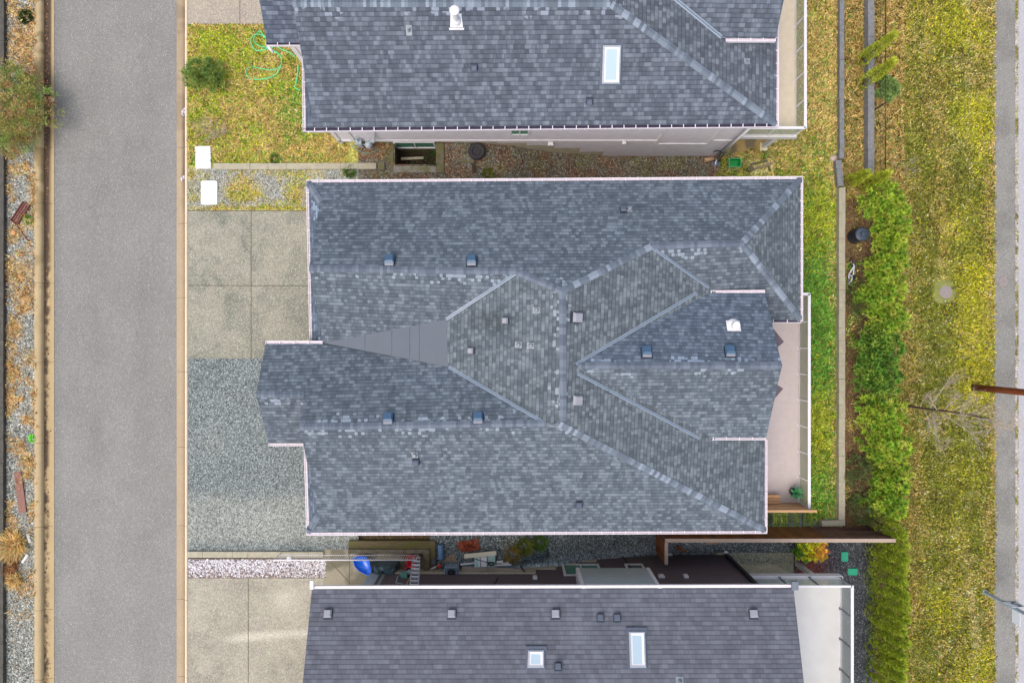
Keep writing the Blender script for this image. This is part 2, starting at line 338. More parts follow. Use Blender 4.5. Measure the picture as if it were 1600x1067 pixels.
def blades(name, box, wf, pal, n, label, cat, hgt=(.05, .12), wid=.014, poly=None, hole=None, soft=None, holes=()):
    x = RNG.uniform(box[0], box[2], n); y = RNG.uniform(box[1], box[3], n); k = np.ones(n, bool)
    if poly: k &= inpoly(x, y, poly)
    for h in holes: k &= ~((x > h[0]) & (x < h[2]) & (y > h[1]) & (y < h[3]))
    if soft: k &= RNG.random(n) < soft(x, y)
    x, y = x[k], y[k]; n = len(x); X, Y, Z = Wg(x, y, .0)
    Wt = np.clip(wf(x, y), 1e-4, None) ** 1.25; Wt /= Wt.sum(1, keepdims=True); cs = Wt.cumsum(1); r = RNG.random((n, 1)); idx = (r > cs).sum(1).clip(0, len(pal) - 1)
    C = pal[idx] * RNG.uniform(.62, 1.32, (n, 1))
    clump = fbm(x, y, 7, 2, 21); hh = RNG.uniform(*hgt, n) * (.5 + clump); th = RNG.uniform(0, 2 * np.pi, n) + 3 * clump; lean = RNG.uniform(.4, 1.5, n)
    ww = RNG.uniform(.6, 1.5, n) * wid; d = np.stack([np.cos(th), np.sin(th), 0 * th], 1); s = np.stack([-np.sin(th), np.cos(th), 0 * th], 1)
    p = np.stack([X, Y, Z], 1); mid = p + d * (hh * lean * .4)[:, None] + np.array([0, 0, 1]) * (hh * .75)[:, None]
    tip = p + d * (hh * lean)[:, None] + np.array([0, 0, 1]) * (hh * RNG.uniform(.5, 1.0, n))[:, None]
    V = np.stack([p - s * ww[:, None], p + s * ww[:, None], mid + s * (ww * .8)[:, None], tip, mid - s * (ww * .8)[:, None]], 1).reshape(-1, 3)
    Fc = np.arange(n * 5).reshape(n, 5); CC = np.repeat(C, 5, 0)
    o = npobj(name, V, Fc, M_blade, CC); o['kind'] = 'stuff'; o['label'] = label; o['category'] = cat; return o
M_blade = attrmat('grass_blade', .75, .2, .25)
M_stone = attrmat('stone', .8, .3)
def stones(name, x, y, size, cols, label, cat, off=.0):
    n = len(x); X, Y, Z = Wg(x, y, off); base = np.array([(1, 0, 0), (.3, .95, 0), (-.8, .6, 0), (-.8, -.6, 0), (.3, -.95, 0), (.5, .3, .75), (-.4, .45, .7), (-.3, -.5, .8), (.45, -.4, .7)])
    fc = np.array([(0, 1, 5), (1, 6, 5), (1, 2, 6), (2, 3, 6), (3, 7, 6), (3, 4, 7), (4, 8, 7), (4, 0, 8), (0, 5, 8), (5, 6, 7), (5, 7, 8)])
    th = RNG.uniform(0, 6.28, n); sc = size[:, None] * RNG.uniform(.6, 1.2, (n, 3)); V = base[None] * sc[:, None, :] + RNG.normal(0, .12, (n, 9, 3)) * size[:, None, None]
    c, s = np.cos(th)[:, None], np.sin(th)[:, None]; vx = V[..., 0] * c - V[..., 1] * s; vy = V[..., 0] * s + V[..., 1] * c
    V = np.stack([vx + X[:, None], vy + Y[:, None], V[..., 2] * .8 + Z[:, None]], -1).reshape(-1, 3)
    Fc = (fc[None] + (np.arange(n) * 9)[:, None, None]).reshape(-1, 3)
    o = npobj(name, V, Fc, M_stone, np.repeat(cols, 9, 0)); o['kind'] = 'stuff'; o['label'] = label; o['category'] = cat; return o
#PART2
# ================================================================ GROUND
M_soil = ground('soil', .03, .45, .06, A(190, 150, 100), .01, con2=.35)
M_lawn = ground('lawn_thatch', .035, .45, 0, bumpd=.03, con2=.45, hue=.02)
M_asph = ground('asphalt', .018, .20, .04, A(196, 196, 194), .003, hue=0.012, big=.03)
M_conc = ground('concrete', .02, .06, 0, bumpd=.002, hue=.01, big=.05, con2=.07)
M_aggr = ground('exposed_aggregate', .022, .24, .10, A(205, 200, 180), .004, hue=.04, big=.05, con2=.08)
M_grav = ground('crushed_gravel', .030, .6, .12, A(196, 204, 200), .02, hue=.03, big=.06)
M_gravd = ground('dark_gravel', .040, .6, .07, A(160, 170, 170), .02, hue=.02, big=.12, con2=.2)
WELL = (621, 234, 681, 256)
def flat(*c): 
    q = np.array(A(*c)); return lambda x, y: np.tile(q, (len(np.atleast_1d(x)), 1))
def mixc(w, a, b): w = np.clip(w, 0, 1)[:, None]; return np.array(A(*a)) * (1 - w) + np.array(A(*b)) * w
def soil_c(x, y):
    return mixc(fbm(x, y, 30, 4, 31) * 1.6 - .3, (96, 78, 60), (128, 112, 84))
sheet('ground', (-200, -200, 1800, 1267), soil_c, M_soil, -.16, 8, hole=[(617, 217, 683, 257)])
sheet('ground', (-3800, -3400, 5400, 4500), lambda x, y: np.clip(mixc(fbm(x, y, 400, 4, 33) * 2 - .5, (120, 120, 60), (150, 130, 90)), 0, 1), M_soil, -.2, 100, hole=[(-190, -190, 1790, 1257)])

# ---- left bed, lane and kerbs
def lb_w(x, y):
    w = sst(.52, .62, fbm(x, y, 22, 4, 41)) * .6
    for px, py, rx, ry in ((35, 70, 30, 45), (60, 30, 14, 30), (55, 110, 14, 25), (30, 430, 26, 28), (40, 470, 24, 22), (25, 515, 14, 20), (24, 585, 14, 20), (48, 560, 14, 14), (45, 655, 12, 10), (48, 725, 14, 20), (20, 850, 22, 22), (22, 905, 16, 14), (25, 265, 28, 10), (54, 310, 10, 40), (55, 620, 8, 26), (22, 625, 16, 9), (50, 800, 9, 16)):
        w = w + 1.0 * np.exp(-((x - px) ** 2 / rx ** 2 + (y - py) ** 2 / ry ** 2) * 1.6)
    return np.clip(w, 0, 1) * sst(1010, 900, y)
def lb_c(x, y):
    w = lb_w(x, y); c = mixc(w, (128, 130, 122), (190, 158, 112)); return c * (.8 + .5 * fbm(x, y, 9, 3, 42))[:, None]
sheet('gravel_bed', (-40, -60, 58, 1130), lb_c, M_grav, .0, 3)
n = 15000; x = RNG.uniform(3, 56, n); y = RNG.uniform(-10, 1077, n); k = RNG.random(n) > lb_w(x, y) * .93; x, y = x[k], y[k]
pc = P((180, 178, 168), (124, 122, 114), (222, 218, 206), (84, 82, 78), (148, 150, 138), (170, 150, 124))
stones('gravel_stones', x, y, RNG.uniform(.016, .045, len(x)), pc[RNG.choice(6, len(x), p=[.25, .25, .14, .14, .14, .08])], 'loose grey crushed stone along the left edge of the lane', 'gravel')
pd = PG((212, 178, 122), (200, 160, 108), (228, 204, 156), (160, 134, 94), (186, 170, 96)) * 1.1
blades('dry_grass', (3, -10, 57, 1077), lambda x, y: np.stack([2 + 0 * x, 1.2 + 0 * x, 1.6 + 0 * x, .8 + 0 * x, .3 + 0 * x], 1), pd, 16000, 'matted orange dry grass growing through the gravel left of the lane', 'dry grass', (.05, .16), .011, soft=lambda x, y: np.clip(lb_w(x, y) * 1.2 - .1, 0, 1))
def road_c(x, y):
    e = .95 - .13 * sst(100, 82, x) + .03 * sst(240, 275, x) + .05 * sst(300, 1000, y); e = e * (1 - .04 * sst(.45, .65, fbm(x, y * .35, 26, 4, 46)) - .05 * np.exp(-((x - 150) / 14.) ** 2) - .04 * np.exp(-((x - 222) / 14.) ** 2)) + .04 * sst(.55, .7, fbm(x, y, 90, 4, 47)); return mixc(fbm(x, y, 60, 3, 45), (134, 132, 127), (145, 142, 136)) * e[:, None]
sheet('lane', (80, -200, 277, 1267), road_c, M_asph, -.09, 6)
def kerb(name, xs, top, bot, joints, cf, mat=None):
    ys = sorted([-160] + joints + [1230]); V = []; Fc = []; C = []
    for a, b in zip(ys[:-1], ys[1:]):
        m = max(2, int((b - a) / 1.6)); yy = np.linspace(a + .25, b - .25, m); nx = len(xs)
        gx, gy = np.meshgrid(np.array([q[0] for q in xs]), yy); zz = np.tile(np.array([q[1] for q in xs]), (m, 1))
        d = (H - 0) / F; base = len(V) and sum(len(q) for q in V)
        X = (gx - 800) * d; Y = (533.5 - gy) * d; V.append(np.stack([X, Y, zz], -1).reshape(-1, 3))
        i = np.arange(nx * m).reshape(m, nx) + base; Fc.append(np.stack([i[1:, :-1], i[1:, 1:], i[:-1, 1:], i[:-1, :-1]], -1).reshape(-1, 4)); C.append(cf(gx.ravel(), gy.ravel()))
    o = npobj(name, np.concatenate(V), np.concatenate(Fc), mat or M_conc, np.concatenate(C)); o['kind'] = 'structure'
LJ = [197 - 8, 318, 442, 566, 692, 823, 953, 1061]; RJ = [110, 230, 349, 465, 581, 699, 822, 937, 1058]
def kl(x, y):
    c = mixc(sst(.45, .6, fbm(x, y, 14, 4, 51)) * sst(700, 200, y), (186, 164, 126), (150, 130, 94)); return c
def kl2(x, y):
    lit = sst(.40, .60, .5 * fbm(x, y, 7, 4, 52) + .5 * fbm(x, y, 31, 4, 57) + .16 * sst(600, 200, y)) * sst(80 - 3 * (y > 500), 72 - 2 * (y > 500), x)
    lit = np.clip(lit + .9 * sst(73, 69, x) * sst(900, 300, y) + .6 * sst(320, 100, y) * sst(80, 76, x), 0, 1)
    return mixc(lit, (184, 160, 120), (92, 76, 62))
kerb('kerb', [(54, .0), (55, .05), (60, .055), (66, .05), (66.6, -.1)], 0, 0, LJ, kl)
kerb('kerb', [(66.4, -.1), (67.5, -.102), (69, -.105), (70.5, -.104), (72, -.102), (73.5, -.1), (75, -.096), (76.5, -.093), (78, -.09), (79.5, -.086), (81, -.082), (82.5, -.078)], 0, 0, LJ, kl2)
def kr(x, y):
    st = np.exp(-((x - 286.5) / 2.5) ** 2) * (.35 + .65 * np.exp(-((y - 235) / 75.) ** 2) * (.5 + .8 * fbm(x, y, 12, 2, 3))) + .35 * sst(284, 287, x) * sst(289.5, 289, x)
    st = st + .25 * sst(.5, .65, fbm(x, y, 20, 3, 53)) * sst(500, 100, y)
    c = mixc(st, (186, 164, 134), (100, 84, 68)); c = c * (1 - .12 * sst(420, 0, y))[:, None]
    return np.where((x > 289.3)[:, None], np.array(A(232, 208, 176)), c)
kerb('kerb', [(274.5, -.078), (277, -.085), (281, -.095), (285, -.1), (287, -.09), (288.6, -.04), (289.4, .02), (291, .035), (293.2, .03), (293.6, -.03)], 0, 0, RJ, kr)
M_pock = plain('joint_sealant', A(96, 88, 70), .9)
def strip(name, pts, wpx, mat, off=.0005, z=None):
    mb = MB()
    for (a, b) in zip(pts[:-1], pts[1:]):
        d = math.hypot(b[0] - a[0], b[1] - a[1]); nx, ny = -(b[1] - a[1]) / d * wpx / 2, (b[0] - a[0]) / d * wpx / 2; m = max(1, int(d / 15))
        for i in range(m):
            p = [a[0] + (b[0] - a[0]) * i / m, a[1] + (b[1] - a[1]) * i / m]; q = [a[0] + (b[0] - a[0]) * (i + 1) / m, a[1] + (b[1] - a[1]) * (i + 1) / m]
            f = (lambda u, v: G(u, v, off)) if z is None else (lambda u, v: W(u, v, z))
            vs = [f(p[0] - nx, p[1] - ny), f(q[0] - nx, q[1] - ny), f(q[0] + nx, q[1] + ny), f(p[0] + nx, p[1] + ny)]
            c = (vs[1] - vs[0]).cross(vs[2] - vs[1]); mb.add(vs if c.z > 0 else vs[::-1], [(0, 1, 2, 3)], mat)
    o = mb.obj(name); o['kind'] = 'structure'; return o
n = 1500; x = 68 + np.abs(RNG.normal(0, 3.2, n)); y = RNG.uniform(-5, 1070, n); k = RNG.random(n) < .25 + .75 * sst(420, 120, y) * 1; x, y = x[k], y[k]
stones('fallen_leaves', x, y, RNG.uniform(.012, .034, len(x)), P((104, 72, 56), (132, 92, 66), (84, 62, 50), (170, 130, 90))[RNG.choice(4, len(x))], 'brown dead leaves gathered in the left gutter of the lane', 'leaves', -.09)
n = 90; x = RNG.uniform(84, 285, n); y = RNG.uniform(0, 1067, n)
stones('grit', x, y, RNG.uniform(.008, .022, n), P((196, 190, 176), (110, 100, 84), (150, 120, 90))[RNG.choice(3, n)], 'scattered grit and leaf scraps on the asphalt lane', 'grit', -.085)
# ---- driveways and paths on the left
def aggr_c(x, y):
    s = .5 * sst(.45, .6, fbm(x, y, 15, 4, 60)) * .5 + sst(.46, .62, fbm(x, y, 34, 4, 61)) * .9 * (.4 + .8 * np.exp(-((x - 350) ** 2 / 1600 + (y - 400) ** 2 / 9000))) + .3 * sst(520, 560, y) + .7 * np.exp(-((x - 468) ** 2 + (y - 500) ** 2) / 900) * .7
    return mixc(s, (154, 150, 134), (122, 123, 110))
sheet('driveway', (293.6, 329, 560, 560), aggr_c, M_aggr, .006, 4)
sheet('driveway', (293.6, -200, 480, 38), lambda x, y: mixc(fbm(x, y, 30, 3, 62), (176, 164, 146), (160, 150, 138)), M_aggr, .006, 4)
def low_c(x, y):
    s = sst(.5, .7, fbm(x, y, 44, 4, 63)) * .4; l = np.exp(-((y - 994 + (x - 400) * .08) / 6.) ** 2) * sst(330, 380, x) * .8 + .5 * np.exp(-((x - 450) ** 2 + (y - 935) ** 2) / 500)
    s = s + .3 * sst(.48, .6, fbm(x, y, 18, 4, 68)); c = mixc(s, (170, 163, 146), (146, 140, 125)); return c * (1 - l[:, None]) + l[:, None] * np.array(A(208, 200, 182))
sheet('driveway', (293.6, 902, 560, 1267), low_c, M_aggr, .006, 4)
for pts in ([(392.5, 330), (392.5, 560)], [(294, 446), (520, 447)], [(375, -20), (375, 38)], [(388, 902), (388, 1090)], [(294, 329.5), (500, 329.5)], [(294, 38.5), (410, 38.5)]): strip('driveway_joint', pts, 1.1, M_pock, .009)
def gd_c(x, y):
    w = sst(770, 810, y + 20 * fbm(x, y, 30, 3, 64)) * sst(862, 835, y) * .8; w = np.clip(w + .35 * np.exp(-((x - 330) ** 2 + (y - 690) ** 2) / 500), 0, 1)
    c = mixc(w, (114, 120, 119), (150, 151, 141)); return c * (.9 + .2 * fbm(x, y, 60, 3, 65))[:, None]
sheet('gravel_driveway', (293.6, 560, 560, 863), gd_c, M_grav, .01, 4)
n = 16000; x = RNG.uniform(294, 490, n); y = RNG.uniform(562, 861, n)
pg = P((160, 170, 168), (104, 116, 114), (78, 88, 86), (126, 138, 130), (196, 204, 200))
stones('gravel_stones', x, y, RNG.uniform(.009, .020, n), pg[RNG.choice(5, n, p=[.22, .28, .24, .2, .06])], 'loose blue grey gravel spread over the parking pad before the garage', 'gravel', .008)
def gp_w(x, y):
    w = sst(.5, .62, fbm(x, y, 20, 4, 66)) * .5
    for px, py, rx, ry, a in ((380, 296, 26, 16, 1.1), (370, 305, 16, 12, .8), (462, 300, 16, 22, 1.1), (390, 326, 110, 4, 1.2), (320, 275, 14, 8, .5), (490, 270, 20, 14, .6), (300, 290, 7, 30, .5)):
        w = w + a * np.exp(-((x - px) ** 2 / rx ** 2 + (y - py) ** 2 / ry ** 2))
    return np.clip(w, 0, 1)
def gp_c(x, y):
    w = gp_w(x, y); c = mixc(w, (146, 148, 142), (168, 152, 74)); r = np.exp(-((x - 378) ** 2 / 400 + (y - 290) ** 2 / 150))[:, None] * .7
    return c * (1 - r) + r * np.array(A(206, 164, 112))
sheet('gravel_patch', (293.6, 262, 620, 329), gp_c, M_grav, .004, 3)
n = 5000; x = RNG.uniform(294, 480, n); y = RNG.uniform(266, 326, n); k = RNG.random(n) > gp_w(x, y) * .95; x, y = x[k], y[k]
stones('gravel_stones', x, y, RNG.uniform(.010, .026, len(x)), pc[RNG.choice(6, len(x))], 'loose grey gravel round the lower white cover by the concrete edging', 'gravel', .004)
sheet('lawn', (293.6, 38, 600, 262), lambda x, y: blend(llawn_w(x, y), PL) * .62, M_lawn, .0, 3)
blades('grass', (294, 39, 545, 258), llawn_w, PL, 46000, 'short mossy yellow green grass of the small front lawn', 'grass', (.03, .09), .014, holes=[(305, 229, 331, 264), (330, 255, 600, 262)])
blades('grass', (294, 264, 484, 329), lambda x, y: llawn_w(x, y + 60), PL, 7000, 'mossy tufts creeping over the gravel beside the front lawn', 'grass', (.02, .07), .012, soft=lambda x, y: np.clip(gp_w(x, y) * 1.1 - .2, 0, 1))
# ---- side yards
def sy_c(x, y):
    w = sst(.42, .6, fbm(x, y, 16, 4, 71)); c = mixc(w, (110, 104, 88), (118, 90, 68)); g = sst(.55, .68, fbm(x, y, 22, 3, 72))[:, None] * .5
    c = c * (1 - g) + g * np.array(A(112, 112, 56)); m = sst(1110, 1180, x)[:, None]
    return c * (1 - m) + m * blend(rlawn_w(x, np.full_like(y, 200.)), PL) * .7
sheet('side_yard_ground', (560, 205, 1215, 300), sy_c, M_gravd, .010, 3, hole=[(617, 217, 683, 257)])
n = 9000; x = RNG.uniform(600, 1110, n); y = RNG.uniform(225, 282, n); k = ~((x > 600) & (x < 690) & (y < 262)); x, y = x[k], y[k]
pn = P((150, 144, 130), (130, 96, 70), (104, 102, 94), (184, 178, 160), (130, 116, 74), (70, 68, 64))
stones('gravel_stones', x, y, RNG.uniform(.014, .034, len(x)), pn[RNG.choice(6, len(x))], 'dark gravel and fallen leaves in the gap below the top house', 'gravel', .002)
def ss_c(x, y):
    path = np.exp(-((y - (893 - (x - 800) * .16)) / 9.) ** 2) * sst(770, 830, x); path = np.clip(path, 0, 1)
    c = mixc(path, (108, 114, 112), (176, 188, 192)); g = (np.exp(-((x - 810) ** 2 / 900 + (y - 850) ** 2 / 160)) * .8)[:, None]
    return (c * (1 - g) + g * np.array(A(120, 106, 56))) * (.8 + .4 * fbm(x, y, 14, 3, 73))[:, None]
sheet('side_yard_gravel', (672, 800, 1290, 960), ss_c, M_gravd, .0, 3)
n = 12000; x = RNG.uniform(676, 1245, n); y = RNG.uniform(835, 880, n)
ps = P((116, 126, 128), (86, 94, 94), (160, 174, 178), (66, 72, 72), (196, 206, 208))
stones('gravel_stones', x, y, RNG.uniform(.014, .032, n), ps[RNG.choice(5, n, p=[.3, .25, .2, .18, .07])], 'dark wet gravel in the gap above the bottom house', 'gravel', .002)
sheet('concrete_pad', (505, 858, 674, 960), lambda x, y: mixc(sst(.42, .62, fbm(x, y, 24, 4, 74)), (160, 152, 130), (122, 116, 98)), M_conc, .012, 3)
strip('driveway_joint', [(546, 866), (546, 915)], 1.0, M_pock, .015); strip('driveway_joint', [(517, 878), (545, 908)], 1.2, M_pock, .015)
def pat_c(x, y):
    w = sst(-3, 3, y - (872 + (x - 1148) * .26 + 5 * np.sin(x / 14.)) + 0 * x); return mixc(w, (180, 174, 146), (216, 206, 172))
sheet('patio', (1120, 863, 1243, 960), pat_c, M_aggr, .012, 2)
sheet('black_gravel', (1240, 830, 1366, 1267), lambda x, y: mixc(np.exp(-((x - 1262) ** 2 / 700 + (y - 890) ** 2 / 300)), (74, 76, 80), (150, 82, 66)), M_gravd, .012, 3)
n = 9000; x = RNG.uniform(1245, 1356, n); y = RNG.uniform(846, 1075, n); k = (x > 1290) | (y < 905); x, y = x[k], y[k]
pk = P((72, 75, 82), (52, 54, 58), (110, 114, 120), (40, 41, 44), (140, 142, 146)); cc = pk[RNG.choice(5, len(x), p=[.35, .3, .14, .17, .04])]
red = (np.exp(-((x - 1262) ** 2 / 600 + (y - 888) ** 2 / 260)) > RNG.random(len(x)))[:, None]; cc = np.where(red, np.array(A(156, 78, 62)) * RNG.uniform(.6, 1.3, (len(x), 1)), cc)
stones('gravel_stones', x, y, RNG.uniform(.014, .034, len(x)), cc, 'charcoal gravel round the two green lids beside the cedar hedge', 'gravel', .004)
# ---- right lawn, dry strip, hedge bed, verge, pavement, street
sheet('lawn', (1120, -200, 1316, 835), lambda x, y: blend(rlawn_w(x, y), PL) * .62, M_lawn, .0, 4, poly=[(1185, -200), (1316, -200), (1316, 835), (1195, 835), (1195, 285), (1120, 285), (1120, 252), (1185, 240)])
blades('grass', (1120, -5, 1312, 815), rlawn_w, PL, 90000, 'long grass of the back lawn, green by the deck and straw coloured further up', 'grass', (.05, .14), .015, holes=[(1134, 246, 1156, 268), (1170, 250, 1208, 272)], poly=[(1243, -5), (1312, -5), (1312, 812), (1262, 812), (1250, 480), (1250, 275), (1120, 275), (1125, 248), (1243, 214)])
sheet('dry_strip', (1312, -200, 1420, 320), lambda x, y: blend(dry_w(x, y), PL) * .62, M_lawn, .002, 4)
blades('dry_grass', (1318, -5, 1408, 310), dry_w, PL, 30000, 'straw coloured unmown grass between the two low walls', 'dry grass', (.08, .22), .014)
sheet('hedge_bed', (1318, 285, 1420, 1267), lambda x, y: mixc(fbm(x, y, 12, 4, 81), (92, 72, 52), (128, 104, 66)), M_soil, .004, 4)
blades('grass', (1320, 300, 1345, 830), lambda x, y: rlawn_w(x, y), PL, 4000, 'weeds along the bark strip between the pale edging and the hedge', 'grass', (.04, .12), .013, soft=lambda x, y: sst(.5, .6, fbm(x, y, 18, 3, 82)))
sheet('verge', (1400, -200, 1553, 1267), lambda x, y: blend(verge_w(x, y), PV) * .5, M_lawn, .006, 4)
blades('grass', (1398, -5, 1554, 1075), verge_w, PV, 170000, 'rough mossy grass of the wide verge beside the pavement', 'grass', (.03, .11), .015, soft=lambda x, y: np.clip((np.hypot(x - 1475, y - 456) - 11 - 12 * fbm(x, y, 9, 3, 88)) / 5, .0, 1))
n = 260; x = RNG.uniform(1410, 1550, n); y = RNG.uniform(0, 1070, n)
stones('fallen_leaves', x, y, RNG.uniform(.02, .045, n), P((226, 214, 190), (210, 190, 160), (190, 150, 130))[RNG.choice(3, n)], 'pale dead leaves scattered over the grass verge', 'leaves', .05)
sheet('pavement', (1551, -200, 1589, 1267), lambda x, y: mixc(sst(.4, .65, fbm(x, y, 30, 4, 83)), (140, 137, 131), (128, 125, 119)), M_asph, .014, 4)
sheet('kerb', (1586, -200, 1591, 1267), lambda x, y: mixc(sst(.5, .6, fbm(x, y, 18, 3, 84)), (176, 168, 158), (120, 112, 70)), M_soil, .018, 1.5)
sheet('street', (1590.5, -200, 1900, 1267), flat(176, 174, 178), M_asph, .01, 8)
blades('weeds', (1586, 0, 1590, 1067), lambda x, y: np.stack([1 + 0 * x] * 7, 1), PV, 2600, 'weeds growing in the joint between pavement and street', 'weeds', (.02, .06), .012, soft=lambda x, y: sst(.48, .58, fbm(x, y, 14, 3, 85)))

# ================================================================ HOUSES
ZE = 3.35
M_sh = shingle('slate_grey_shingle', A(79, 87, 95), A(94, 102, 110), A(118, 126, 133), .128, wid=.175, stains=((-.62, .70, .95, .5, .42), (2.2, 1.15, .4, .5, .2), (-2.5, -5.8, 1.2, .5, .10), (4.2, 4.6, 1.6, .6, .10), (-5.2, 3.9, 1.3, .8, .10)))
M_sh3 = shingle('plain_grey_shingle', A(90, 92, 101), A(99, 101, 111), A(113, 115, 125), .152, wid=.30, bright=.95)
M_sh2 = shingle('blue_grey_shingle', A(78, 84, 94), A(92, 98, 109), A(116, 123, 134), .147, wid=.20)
M_memb = plain('torch_on_membrane', A(104, 110, 118), .85, .04, 2)
M_white = plain('white_trim', A(236, 232, 234), .4, .04, 3, fine=.02)
M_gut = plain('white_gutter', A(238, 228, 232), .4, .05, 3, fine=.02)
M_pinkg = plain('gutter_inside', A(214, 200, 206), .5, .12, 12)
M_gutdk = plain('dark_gutter_inside', A(62, 52, 78), .5, .3, 20)  # darker inside colour for gutters built with the dark flag
M_drip = plain('dark_drip_edge', A(70, 76, 88), .7); M_soff = plain('soffit', A(214, 208, 206), .6)
M_valley = plain('valley_metal', A(136, 148, 161), .45, .08, 3, fine=.02, spec=.6)
M_vdark = plain('valley_seam', A(92, 108, 130), .5)
M_lav = siding('pale_lavender_siding', (.74, .70, .745)); M_brn = siding('dark_brown_siding', A(112, 100, 104), .11); M_grs = siding('grey_green_siding', A(184, 194, 194), .13)
M_main = siding('cream_siding', A(196, 188, 178)); M_found = plain('foundation_concrete', A(196, 186, 162), .85, .12, 4)
M_dbr = plain('dark_fascia', A(104, 88, 96), .6)
def earclip(pts):
    ix = list(range(len(pts))); out = []
    cr = lambda a, b, c: (b[0] - a[0]) * (c[1] - a[1]) - (b[1] - a[1]) * (c[0] - a[0])
    while len(ix) > 3:
        best = None
        for k in range(len(ix)):
            i, j, l = ix[k - 1], ix[k], ix[(k + 1) % len(ix)]; a, b, c = pts[i], pts[j], pts[l]
            if cr(a, b, c) <= 1e-9: continue
            if any(cr(a, b, pts[m]) >= 0 and cr(b, c, pts[m]) >= 0 and cr(c, a, pts[m]) >= 0 for m in ix if m not in (i, j, l)): continue
            e = (a[0] - c[0]) ** 2 + (a[1] - c[1]) ** 2
            if best is None or e < best[0]: best = (e, k, (i, j, l))
        if best is None: break
        out.append(best[2]); ix.pop(best[1])
    out.append(tuple(ix)); return out
